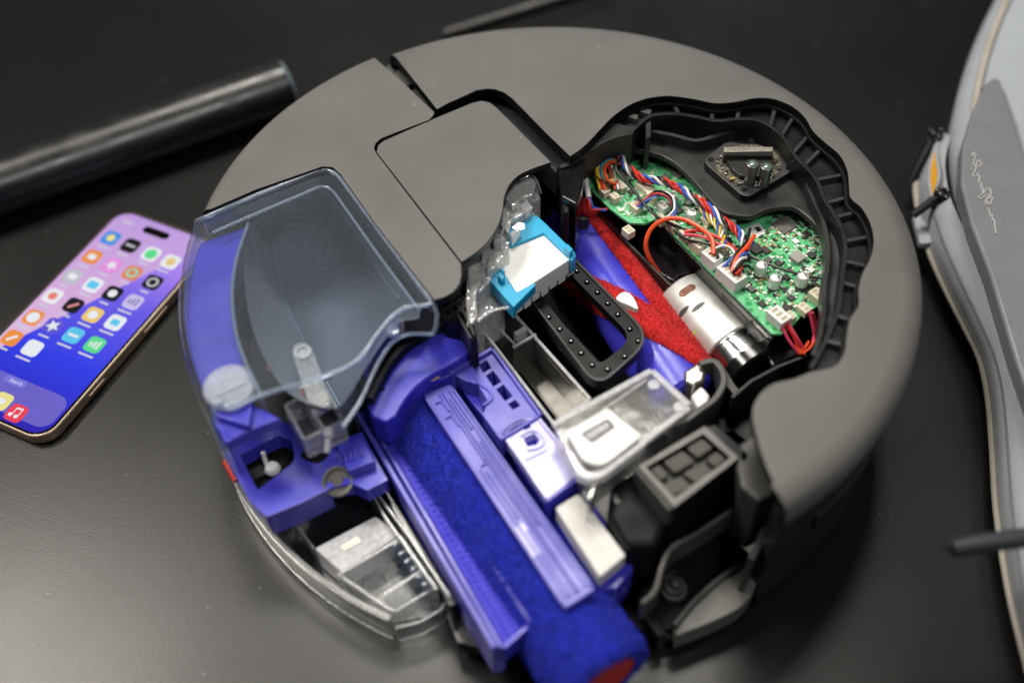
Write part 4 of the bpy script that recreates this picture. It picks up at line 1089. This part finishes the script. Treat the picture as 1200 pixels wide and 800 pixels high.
# blue crescent panel along the outer wall
arc = [(.1825 * math.cos(a), .1825 * math.sin(a)) for a in [a_t0 + .03 + (a_t1 - a_t0 - .06) * i / 30 for i in range(31)]]
ins_b = [P(*p, .084) for p in [(292, 500), (296, 478), (293, 452), (286, 426), (277, 392), (272, 348), (276, 306), (291, 263), (262, 274)]]
prismW('blue_panel', arc + [(p.x, p.y) for p in ins_b], .084, .074, BLUE, robot, bevel=.0012, label='violet blue crescent panel seen through the clear tank')
wall('tank_divider', PL(cat([(291, 262), (277, 304), (272, 346), (277, 392), (291, 432), (306, 462)], 6), .092), .0018, .070, CLRT, robot, closed=False)
tube('divider_edge', PL(cat([(291, 262), (277, 304), (272, 346), (277, 392), (291, 432), (306, 462)], 6), .092), .0010, CLRE, robot, 8)
knob = lathe('filler_cap', P(270, 456, .0855), (0, 0, 1), [(0, .0122), (.0026, .0122), (.0036, .0116), (.0038, .0104), (.0034, .0092), (.0034, .002)], FROST, robot, 40, label='round frosted filler cap on the clear tank')
obox('cap_grip', P(270, 456, .0888), .015, .0024, .0012, .5, FROST, knob)
prism('blue_ramp', [(247, 490), (266, 470), (298, 474), (330, 490), (284, 508), (264, 520)], .0805, .074, BLUE, robot, bevel=.0012)
# clear lever and valve box
lever = prism('clear_lever', rounded([(342, 414), (344, 402), (360, 400), (368, 412), (388, 472), (366, 484)], [6, 6, 6, 6, 2, 2]), .078, .073, CLRW, robot, bevel=.0008, label='clear plastic lever and valve box')
lathe('lever_pivot', P(355, 414, .078), (0, 0, 1), [(0, .0042), (.0016, .0042), (.0018, .0026), (.0004, .0024)], FROST, lever, 24)
for a, b_ in (((334, 474), (380, 452)), ((380, 452), (402, 492)), ((334, 474), (356, 514)), ((356, 514), (402, 492)), ((356, 463), (380, 503))):
    wall('valve_wall', PL([a, b_], .064), .0018, .048, CLRW, lever)
prism('valve_floor', [(334, 474), (380, 452), (402, 492), (356, 514)], .050, .048, CLR, lever, bevel=0)
for q in ((318, 432), (352, 464)):
    lathe('red_ring', P(*q, .071), (0, 0, 1), [(0, .0022), (.0014, .0022), (.0016, .0012)], M('dull_red_rubber', (.30, .06, .04), .4), lever, 18)
lathe('valve_pin', P(386, 500, .066), (-.05, -.35, -.25), [(0, .0026), (.004, .0028), (.0055, .0016), (.012, .0015)], FROST, lever, 18)
tube('valve_rod', [P(348, 458, .068), P(388, 440, .068)], .0016, CHROME, lever, 12)
obox('valve_block', P(378, 474, .058), .008, .006, .006, .5, M('warm_grey', (.35, .33, .28), .4), lever)

# blue carriage below the cut
car = holed('carriage', [(262, 532), (284, 518), (334, 494), (366, 520), (396, 516), (424, 506), (454, 562), (430, 574), (412, 566), (384, 572), (348, 590), (311, 604), (294, 588)],
            [rounded([(281, 533), (326, 510), (342, 516), (346, 540), (302, 574)], [2, 2, 5, 8, 2])], .046, .036, BLUE, robot, label='violet blue carriage plate with a square opening')
prism('carriage_well', [(276, 532), (326, 504), (350, 520), (350, 548), (302, 580)], .034, .026, EDGE, car)
lathe('white_ball', P(321, 553, .0345), (0, 0, 1), [(0, .0016), (.0014, .0034), (.0034, .0040), (.0054, .0030), (.0062, .0006)], WPL, car, 20)
tube('white_post', [P(308, 530, .044), P(313, 546, .036)], .0012, WPL, car, 8)
obox('well_block', P(300, 558, .034), .010, .006, .003, .5, DECK, car)
prism('carriage_step', [(394, 520), (424, 510), (440, 540), (408, 552)], .052, .046, BLUE, car, bevel=.0008)
for k in range(5):
    wall('carriage_rib', PL([(398 + k * 6, 532 - k * 2), (400 + k * 6, 542 - k * 2)], .0532), .001, .051, BLUE2, car, bevel=.0002)
wall('carriage_lip', PL([(312, 604), (352, 588), (386, 571)], .047), .0014, .03, BLUE2, car)
prism('carriage_slot', cat([(352, 534), (366, 522), (380, 518), (386, 530), (372, 542)], 4, True), .0464, .0455, EDGE, car, bevel=0)
pr = [(0, .0074), (.004, .0074), (.0042, .006), (.0030, .0056), (.003, .003), (.0042, .0026)]
lathe('gear', P(396, 565, .043), (.1, -.4, 1), pr, M('dark_warm_grey', (.11, .105, .095), .4), car, 12)
tube('red_tab', [P(264, 540, .040), P(270, 551, .040), P(277, 563, .040)], .0016, REDP, car, 8)

# lower clear sump
sump = prism('sump_floor', [(300, 592), (342, 600), (430, 566), (526, 700), (500, 722), (462, 730), (400, 694), (350, 650)], .0085, .0045, M('sump_dark', (.012, .013, .017), .2), robot, bevel=0, label='clear sump with a milky block below the carriage')
b0 = ang(267, 545, .03); b1 = ang(463, 734, .012)
if b0 > 0: b0 -= 2 * math.pi
ring('sump_shell', RT, RT - .0022, .026, .004, b0 - .03, b1, SUMP, n=50, chamfer=.004)
ring('tank_wall', RT, RT - .0022, .060, .022, a_t1 - 2 * math.pi, b0 + .02, CLRT, n=24, chamfer=.0008)
arcs = [(RT * math.cos(b0 + (b1 - b0) * k / 30), RT * math.sin(b0 + (b1 - b0) * k / 30)) for k in range(31)]
tube('sump_edge', [(x, y, .026) for x, y in arcs], .0006, CLRW, robot, 8)
tube('sump_edge', [(x, y, .006) for x, y in arcs], .0006, CLRW, robot, 8)
prism('milky_block', rounded([(368, 642), (440, 604), (470, 626), (400, 670)], 4), .027, .010, FROST, sump, bevel=.001)
prism('milky_label', [(398, 640), (418, 628), (424, 634), (404, 645)], .0274, .0268, M('cream_label', (.80, .76, .62), .5), sump, bevel=0)
for pts, z, th in (([(398, 672), (470, 630)], .028, .003), ([(396, 672), (440, 702), (462, 716)], .026, .003), ([(450, 696), (500, 664)], .026, .003), ([(462, 716), (506, 690)], .022, .002), ([(448, 600), (490, 660), (512, 690)], .032, .0022), ([(438, 572), (482, 632), (527, 698)], .034, .002), ([(430, 568), (452, 606), (468, 628)], .030, .002), ([(527, 698), (516, 714), (492, 728), (463, 735)], .020, .002), ([(470, 628), (505, 680)], .030, .002), ([(340, 602), (352, 620), (368, 642)], .022, .0016)):
    pw = PL(pts, z)
    wall('sump_wall', pw, th * .6, .006, SUMP, sump)
    tube('sump_wall_edge', pw, .0005, CLRW, sump, 8)
for k in range(6):
    a = (460 + k * 7, 640 + k * 9)
    wall('sump_rib', PL([a, (a[0] + 14, a[1] - 8)], .026), .0012, .008, CLRE, sump)

# ------------------------------------------------------------------ smartphone
zp = .0083
pa = P(0, 385, zp); pb = P(130, 258, zp); pc_ = P(75, 495, zp); pd_ = P(215, 325, zp)
lu = ((pb - pa).normalized() + (pd_ - pc_).normalized()).normalized()     # towards the phone's top
lv = Vector((lu.y, -lu.x, 0))                                              # towards its right side
off_l = ((pa - Vector((0, 0, zp))).dot(lv) + (pb).dot(lv)) / 2
off_r = (pc_.dot(lv) + pd_.dot(lv)) / 2
wph = off_r - off_l
topc = P(178, 255, zp).dot(lu)
PW, PH_ = wph, wph * 2.19
pc0 = lv * ((off_l + off_r) / 2) + lu * (topc - PH_ / 2)
phone = empty('smartphone', (pc0.x, pc0.y, 0), 'smartphone with a lit pink and blue home screen lying on the black table', 'smartphone')
def rrect(w, h, r, n=10):
    out = []
    for cx, cy, a0 in ((w / 2 - r, h / 2 - r, 0), (-w / 2 + r, h / 2 - r, 90), (-w / 2 + r, -h / 2 + r, 180), (w / 2 - r, -h / 2 + r, 270)):
        for k in range(n + 1):
            a = math.radians(a0 + 90 * k / n); out.append((cx + r * math.cos(a), cy + r * math.sin(a)))
    return out
def ph(x, y, c=pc0): q = c + lv * x + lu * y; return (q.x, q.y)
TITAN = M('gold_titanium', (.40, .31, .22), .38, .55, var=.05)
prismW('phone_body', [ph(*p) for p in rrect(PW, PH_, .0125)], zp - .0004, .0006, TITAN, phone, bevel=.0012, smooth=35)
prismW('bezel', [ph(*p) for p in rrect(PW - .0022, PH_ - .0022, .0115)], zp - .0001, zp - .001, M('black_glass', (.004, .004, .005), .06), phone, bevel=.0002)
def screen_mat():
    m, nt, N, L, b = nodes_of('lit_screen')
    tc = N.new('ShaderNodeTexCoord')
    dot = N.new('ShaderNodeVectorMath'); dot.operation = 'DOT_PRODUCT'; dot.inputs[1].default_value = tuple(lu)
    L.new(tc.outputs['Object'], dot.inputs[0])
    dv = N.new('ShaderNodeVectorMath'); dv.operation = 'DOT_PRODUCT'; dv.inputs[1].default_value = tuple(lv)
    L.new(tc.outputs['Object'], dv.inputs[0])
    g1 = N.new('ShaderNodeMapRange'); g1.inputs['From Min'].default_value = -PH_ / 2; g1.inputs['From Max'].default_value = PH_ / 2
    L.new(dot.outputs['Value'], g1.inputs['Value'])
    rp = N.new('ShaderNodeValToRGB'); e = rp.color_ramp.elements          # lower, blue field
    e[0].position = .0; e[0].color = (.03, .015, .45, 1); e[1].position = 1; e[1].color = (.62, .42, .92, 1)
    n = e.new(.30); n.color = (.030, .05, .86, 1); n = e.new(.60); n.color = (.16, .12, .85, 1); n = e.new(.8); n.color = (.42, .24, .92, 1)
    L.new(g1.outputs['Result'], rp.inputs['Fac'])
    rq = N.new('ShaderNodeValToRGB'); e = rq.color_ramp.elements          # upper left, pink field
    e[0].position = .25; e[0].color = (.80, .55, .78, 1); e[1].position = 1; e[1].color = (.56, .36, .80, 1)
    n = e.new(.55); n.color = (.72, .44, .78, 1)
    L.new(g1.outputs['Result'], rq.inputs['Fac'])
    # border between the two: a slanted curve
    s = N.new('ShaderNodeMath'); s.operation = 'MULTIPLY_ADD'; s.inputs[1].default_value = -1.9; s.inputs[2].default_value = .0
    L.new(dv.outputs['Value'], s.inputs[0])
    d = N.new('ShaderNodeMath'); d.operation = 'ADD'; L.new(dot.outputs['Value'], d.inputs[0]); L.new(s.outputs[0], d.inputs[1])
    th = N.new('ShaderNodeMapRange'); th.inputs['From Min'].default_value = .0135; th.inputs['From Max'].default_value = .0165; th.interpolation_type = 'SMOOTHSTEP'
    L.new(d.outputs[0], th.inputs['Value'])
    mx = N.new('ShaderNodeMix'); mx.data_type = 'RGBA'
    L.new(th.outputs['Result'], mx.inputs['Factor']); L.new(rp.outputs['Color'], mx.inputs['A']); L.new(rq.outputs['Color'], mx.inputs['B'])
    L.new(mx.outputs['Result'], b.inputs['Emission Color']); b.inputs['Emission Strength'].default_value = .82
    b.inputs['Base Color'].default_value = (.004, .004, .004, 1); b.inputs['Roughness'].default_value = .05
    return m
screen = prismW('screen', [ph(*p) for p in rrect(PW - .0048, PH_ - .0048, .0102)], zp, zp - .0005, screen_mat(), phone, bevel=0, label='lit screen with pink and deep blue wallpaper')
def E_(c, s=.84):
    m, nt, N, L, b = nodes_of('lit_icon_%02x%02x%02x' % tuple(int(255 * min(k, 1)) for k in c))
    b.inputs['Base Color'].default_value = (.004, .004, .004, 1); b.inputs['Roughness'].default_value = .05
    tc = N.new('ShaderNodeTexCoord'); nz = N.new('ShaderNodeTexNoise'); nz.inputs['Scale'].default_value = 60
    L.new(tc.outputs['Object'], nz.inputs['Vector'])
    mr = N.new('ShaderNodeMapRange'); mr.inputs['To Min'].default_value = s * .92; mr.inputs['To Max'].default_value = s * 1.05
    L.new(nz.outputs['Fac'], mr.inputs['Value']); L.new(mr.outputs['Result'], b.inputs['Emission Strength'])
    b.inputs['Emission Color'].default_value = (*c, 1)
    return m
IW = PW * .148
def sq(c, w, h, r, z, mat, name, parent, rot=0.0):
    ca, sa = math.cos(rot), math.sin(rot)
    pts = [ph(ca * x - sa * y, sa * x + ca * y, c) for x, y in rrect(w, h, r, 5)]
    return prismW(name, pts, z, z - .00006, mat, parent, bevel=0)
def star(c, r, z, mat, parent):
    pts = [ph(*( (r if k % 2 else r * .45) * f_ for f_ in (math.sin(math.pi * k / 5 + math.pi / 5 * 0), math.cos(math.pi * k / 5))), c) for k in range(10)]
    return prismW('icon_star', pts, z, z - .00006, mat, parent, bevel=0)
def disc_(c, r, z, mat, parent, name='icon_dot'):
    return prismW(name, [ph(r * math.cos(2 * math.pi * k / 20), r * math.sin(2 * math.pi * k / 20), c) for k in range(20)], z, z - .00006, mat, parent, bevel=0)
white = (.86, .88, .92); black = (.010, .010, .014); blue = (.05, .30, .85); green = (.12, .75, .28); orange = (.90, .30, .06); pinkc = (.85, .30, .80); grey = (.55, .57, .62); lav = (.62, .55, .88); yellow = (.90, .62, .18); cyan = (.12, .60, .90); red = (.88, .06, .10)
icons = [((130, 279), blue, ('dot', (.92, .80, .25), .25)), ((153, 288), black, ('bar', grey, 0)), ((177, 298), white, ('dot', green, .36)), ((200, 307), white, ('dot', (.85, .62, .25), .28)),
         ((108, 301), orange, ('sq', white, .5)), ((131, 311), pinkc, ('star', white, .38)), ((155, 320), (.80, .25, .10), ('ring', (.25, .75, .55), .34)), ((179, 331), black, ('ring', grey, .34)),
         ((85, 324), grey, ('sq', white, .5)), ((109, 334), white, ('sq', cyan, .62)), ((132, 344), black, ('dot', white, .26)), ((156, 354), lav, ('grid', (.25, .22, .5), .5)),
         ((62, 347), white, ('dot', (.85, .25, .2), .26)), ((86, 358), black, ('bar', (.8, .3, .3), .8)), ((109, 369), yellow, ('dot', white, .28)), ((135, 378), white, ('sq', cyan, .5)),
         ((39, 372), orange, ('dot', white, .36)), ((62, 382), (.12, .10, .70), ('star', white, .42)), ((86, 393), cyan, ('bar', white, 0)), ((111, 404), green, ('grid', white, .5)),
         ((14, 396), orange, ('bar', white, .8)), ((38, 408), white, None), ((2, 470), (.90, .80, .30), ('sq', white, .4)), ((19, 484), red, ('note', white, 0))]
z1 = zp + .00014; z2 = zp + .00024
dock = sq(pc0 - lu * (PH_ / 2 - .0175), PW * .90, IW * 2.0, IW * .7, zp + .00006, E_((.16, .13, .62)), 'dock', screen)
for (px, c, mk) in icons:
    p = P(*px, zp)
    ic = sq(p, IW, IW, IW * .26, z1, E_(c), 'app_icon', screen)
    if mk:
        kind, mc, s = mk; mm = E_(mc)
        if kind == 'dot': disc_(p, IW * s, z2, mm, screen)
        elif kind == 'ring':
            disc_(p, IW * s, z2, mm, screen); disc_(p, IW * s * .62, z2 + .00006, E_(c), screen)
        elif kind == 'sq': sq(p, IW * s, IW * s * .8, IW * .1, z2, mm, 'icon_square', screen)
        elif kind == 'star': star(p, IW * s, z2, mm, screen)
        elif kind == 'bar': sq(p, IW * .62, IW * .16, IW * .05, z2, mm, 'icon_bar', screen, s)
        elif kind == 'grid':
            for k in range(3): sq(p + lv * (k - 1) * IW * .22 + lu * (k - 1) * IW * .03, IW * .12, IW * (.3 + .12 * k), IW * .03, z2, mm, 'icon_bar', screen)
        elif kind == 'note':
            for k in (-1, 1):
                disc_(p + lv * (k * .17 - .06) * IW - lu * IW * .17, IW * .11, z2, mm, screen)
                sq(p + lv * (k * .17 + .02) * IW + lu * IW * .06, IW * .05, IW * .46, IW * .02, z2, mm, 'icon_bar', screen)
            sq(p + lv * .02 * IW + lu * IW * .28, IW * .40, IW * .10, IW * .03, z2, mm, 'icon_bar', screen, .1)
    if px[1] < 440:
        sq(p - lu * IW * .74, IW * random.uniform(.5, .95), IW * .12, IW * .05, z1, E_((.80, .78, .92), .7), 'icon_caption', screen)
pill = sq(P(18, 447, zp), PW * .20, IW * .42, IW * .20, z1, E_((.22, .20, .78)), 'search_pill', screen)
lz = math.atan2(lv.y, lv.x)
text('search_text', 'Search', P(19, 447.5, zp + .0003), .0032, lz, E_((.8, .8, .95), .8), screen)
sq(P(183, 273, zp), PW * .26, IW * .50, IW * .25, z1, M('camera_island', (.003, .003, .003), .1), 'camera_island', screen)
sq(P(150, 261, zp), PW * .10, IW * .2, IW * .06, z1, E_((.75, .7, .88), .7), 'status_clock', screen)
for y0, y1 in ((.005, .026), (-.045, -.032)):
    a = pc0 + lv * (PW / 2 + .0002) + lu * y0; b_ = pc0 + lv * (PW / 2 + .0002) + lu * y1
    tube('side_button', [Vector((a.x, a.y, .0045)), Vector((b_.x, b_.y, .0045))], .0006, TITAN, phone, 10)
obox('antenna_line', Vector((*ph(PW / 2 - .0004, -PH_ / 2 + .020), .0012)), .0012, .0010, .0060, lz, M('antenna_brown', (.20, .15, .10), .5), phone, bevel=0)

# ------------------------------------------------------------------ black tubes behind
tr_ = .0182
p0 = P(-60, 240, tr_); p1 = P(337, 100, tr_)
tl = (p1 - p0).length
tb = empty('vacuum_tube', (p0.x, p0.y, 0), 'thick satin black tube lying behind the phone', 'tube')
TUBE = M('satin_black_tube', (.012, .0115, .011), .33, var=.1, bump=.03, spec=.6)
lathe('tube_shell', p0, p1 - p0, [(0, tr_ - .002), (0, tr_), (tl - .012, tr_), (tl - .0118, tr_ - .0004), (tl - .0113, tr_ - .0004), (tl - .0111, tr_), (tl - .002, tr_), (tl, tr_ - .0018), (tl, tr_ - .0042), (tl - .014, tr_ - .0045)], TUBE, tb, 56)
lathe('tube_rim', p1 - (p1 - p0).normalized() * .0012, p1 - p0, [(0, tr_ - .0012), (.0016, tr_ - .0016), (.0022, tr_ - .0030), (.0004, tr_ - .0042)], M('blue_grey_rim', (.22, .30, .36), .3), tb, 48)
t0 = P(520, 40, .004); t1 = P(720, -22, .004)
rod = lathe('thin_rod', t0, t1 - t0, [(0, .0030), (.001, .0036), ((t1 - t0).length, .0036)], M('grey_rod', (.040, .037, .036), .4), None, 24)
rod['label'] = 'thin dark grey rod lying on the table behind the vacuum'; rod['category'] = 'rod'

# ------------------------------------------------------------------ grey bag on the right
bag = empty('bag', tuple(P(1190, 400, 0)), 'light grey fabric bag with black zip pulls beside the vacuum', 'bag')
def fabric(name, c, scale=2600, strength=.35):
    m, nt, N, L, b = nodes_of(name)
    tc = N.new('ShaderNodeTexCoord')
    w1 = N.new('ShaderNodeTexWave'); w1.inputs['Scale'].default_value = scale / 6; w1.inputs['Distortion'].default_value = .6; w1.bands_direction = 'X'
    w2 = N.new('ShaderNodeTexWave'); w2.inputs['Scale'].default_value = scale / 6; w2.inputs['Distortion'].default_value = .6; w2.bands_direction = 'Y'
    L.new(tc.outputs['Object'], w1.inputs['Vector']); L.new(tc.outputs['Object'], w2.inputs['Vector'])
    mu = N.new('ShaderNodeMath'); mu.operation = 'MULTIPLY'; L.new(w1.outputs['Fac'], mu.inputs[0]); L.new(w2.outputs['Fac'], mu.inputs[1])
    nz = N.new('ShaderNodeTexNoise'); nz.inputs['Scale'].default_value = 45; nz.inputs['Detail'].default_value = 8; L.new(tc.outputs['Object'], nz.inputs['Vector'])
    ad = N.new('ShaderNodeMath'); ad.operation = 'MULTIPLY_ADD'; ad.inputs[1].default_value = .35; L.new(mu.outputs[0], ad.inputs[0]); L.new(nz.outputs['Fac'], ad.inputs[2])
    mr = N.new('ShaderNodeMapRange'); mr.inputs['From Min'].default_value = .3; mr.inputs['From Max'].default_value = 1.0; mr.inputs['To Min'].default_value = .86; mr.inputs['To Max'].default_value = 1.1
    L.new(ad.outputs[0], mr.inputs['Value'])
    mx = N.new('ShaderNodeMix'); mx.data_type = 'RGBA'; mx.blend_type = 'MULTIPLY'; mx.inputs['Factor'].default_value = 1; mx.inputs['A'].default_value = (*c, 1)
    L.new(mr.outputs['Result'], mx.inputs['B']); L.new(mx.outputs['Result'], b.inputs['Base Color'])
    bp = N.new('ShaderNodeBump'); bp.inputs['Strength'].default_value = strength; bp.inputs['Distance'].default_value = .0004
    L.new(ad.outputs[0], bp.inputs['Height']); L.new(bp.outputs['Normal'], b.inputs['Normal'])
    b.inputs['Roughness'].default_value = .8
    return m
CLOTH = fabric('light_grey_cloth', (.30, .325, .36))
CLOTH2 = fabric('pale_grey_cloth', (.33, .345, .37))
PIPE = fabric('beige_cord', (.40, .37, .32), 5200, .8)
Lm = [(1205, -70), (1166, 0), (1140, 55), (1122, 110), (1113, 160), (1116, 200), (1130, 250), (1160, 330), (1192, 420), (1214, 520), (1228, 650), (1250, 800), (1275, 900)]
def shift(L_, dx, dy=0): return [(x + dx, y + dy) for x, y in L_]
e0 = [P(x, y, .040) for x, y in cat(Lm, 5)]
def out(rows, dx, z): return [Vector((p.x + dx, p.y, z)) for p in rows]
loft('pouch', [out(e0, .030, .001), out(e0, .010, .008), out(e0, .002, .022), e0, out(e0, .0015, .046), out(e0, .006, .0515), out(e0, .013, .0545), out(e0, .05, .0575), out(e0, .12, .058), out(e0, .22, .05), out(e0, .25, .02), out(e0, .25, .001)], CLOTH, bag, 80, flip=True)
tube('piping', [p + Vector((.0105, 0, .0150)) for p in e0[:28]], .0024, PIPE, bag, 10)
o_px = [(1104, 156), (1088, 178), (1077, 205), (1075, 228), (1081, 262), (1092, 300), (1112, 345), (1136, 392), (1151, 425), (1160, 470), (1165, 530), (1170, 600), (1184, 690), (1206, 780), (1235, 880)]
i_px = [(1114, 160), (1108, 186), (1109, 210), (1114, 232), (1124, 256), (1140, 292), (1163, 340), (1182, 385), (1196, 425), (1205, 470), (1211, 530), (1218, 600), (1230, 690), (1250, 780), (1276, 880)]
O = [P(x, y, .014) for x, y in cat(o_px, 5)]; I = [P(x, y, .041) for x, y in cat(i_px, 5)]
rows = []
bulge = Vector((-.004, -.002, .004))
for k in range(-2, 9):
    t = k / 8
    if k < 0:
        rows.append([Vector((p.x + .004 * (-k), p.y, max(.014 + .006 * k, .001))) for p in O]); continue
    rows.append([a.lerp(b_, t) + bulge * math.sin(math.pi * t) for a, b_ in zip(O, I)])
gus = loft('zip_gusset', rows, CLOTH2, bag, 80, flip=True)
mid = [a.lerp(b_, .48) + bulge * 1.05 for a, b_ in zip(O, I)]
tube('zip_line', [p for p in mid[17:]], .0007, M('zip_grey', (.10, .10, .11), .5), bag, 8)
tube('gusset_seam', [a.lerp(b_, .10) + bulge * .45 for a, b_ in list(zip(O, I))[16:]], .0006, M('seam_grey', (.14, .14, .14), .7), bag, 6)
tube('gusset_piping', [p + Vector((-.001, 0, .001)) for p in O], .0020, PIPE, bag, 10)
# open zip with something yellow inside
nm = 20
yl = [a.lerp(b_, .55) + bulge * 1.02 for a, b_ in zip(O, I)][3:17]; yr = [a.lerp(b_, .60 + .30 * math.sin(math.pi * k / 13)) + bulge * 1.04 for k, (a, b_) in enumerate(list(zip(O, I))[3:17])]
loft('yellow_lining', [yl, [(a + b_) / 2 + Vector((-.0006, 0, .0012)) for a, b_ in zip(yl, yr)], yr], M('yellow_cloth', (.82, .40, .015), .6, var=.15, vs=400), bag, 60, flip=True, label='orange yellow lining showing in the open zip')
for pts in (yl, yr):
    tube('zip_edge', [p + Vector((-.0004, 0, .0008)) for p in pts], .0010, CLOTH, bag, 8)
def zip_pull(c, tip):
    zb = lathe('zip_slider', c, (0, -.3, 1), [(0, .0045), (.002, .0048), (.003, .0036), (.0042, .0040), (.005, .002)], GLOSSBLK, bag, 10)
    tube('zip_pull', [c + Vector((0, 0, .003)), c.lerp(tip, .3) + Vector((0, 0, .003)), tip], [.0016, .0026, .0026], RUB, zb, 10)
    for k in range(6):
        a = k * 1.05
        obox('slider_knot', c + Vector((.0034 * math.cos(a), .0034 * math.sin(a), .002)), .003, .003, .0034, a, GLOSSBLK, zb, .0006)
zip_pull(P(1102, 233, .036), P(1070, 252, .030))
zip_pull(P(1094, 162, .034), P(1068, 212, .016))
prism('bag_tab', rounded([(1070, 250), (1088, 262), (1094, 284), (1078, 286)], 4), .020, .016, CLOTH2, bag, bevel=.001)
# dark moulded panel with a script signature
pn = [(1164, 90), (1172, 92), (1186, 130), (1204, 190), (1240, 300), (1290, 420), (1300, 560), (1240, 560), (1218, 500), (1190, 420), (1160, 320), (1138, 262), (1126, 214), (1128, 170), (1142, 125), (1156, 96)]
PANEL = M('dark_grey_panel', (.165, .172, .185), .30, var=.05, bump=.03)
panel = prism('bag_panel', pn, .0640, .052, PANEL, bag, bevel=.0035, label='dark grey moulded panel with pale handwriting on the bag')
INK = M('pale_ink', (.33, .325, .32), .5)
strokes = [[(1139, 184), (1141, 179), (1143, 184), (1140, 188)],
           [(1147, 190), (1142, 188), (1141, 193), (1147, 196), (1150, 192), (1146, 189), (1143, 200), (1140, 206), (1143, 207), (1147, 203)],
           [(1145, 203), (1148, 209), (1147, 213), (1150, 215), (1150, 220), (1152, 222), (1151, 228), (1147, 231), (1150, 233), (1156, 228)],
           [(1153, 227), (1157, 221), (1161, 224), (1160, 231), (1156, 235), (1160, 238), (1163, 233), (1158, 230), (1155, 238), (1160, 240), (1163, 238)],
           [(1158, 244), (1160, 250), (1161, 254), (1163, 252), (1163, 259), (1165, 258), (1166, 266), (1167, 272), (1168, 274)]]
for s_ in strokes:
    tube('script_stroke', [P(x, y, .0642) for x, y in cat(s_, 6)], .0006, INK, panel, 6)
# strap end reaching out over the table
zs = .075
tube('strap', [P(x, y, z) for x, y, z in cat([(1117, 643, zs - .006), (1119, 642, zs - .006), (1140, 638, zs - .003), (1175, 633, zs), (1230, 627, zs), (1290, 624, zs - .012)], 4)], [.0018, .0030, .0036, .0040] + [.0042] * 17, M('navy_webbing', (.012, .016, .022), .6, bump=.3, bs=1500), bag, 14, label='dark rounded strap end over the grey bag')
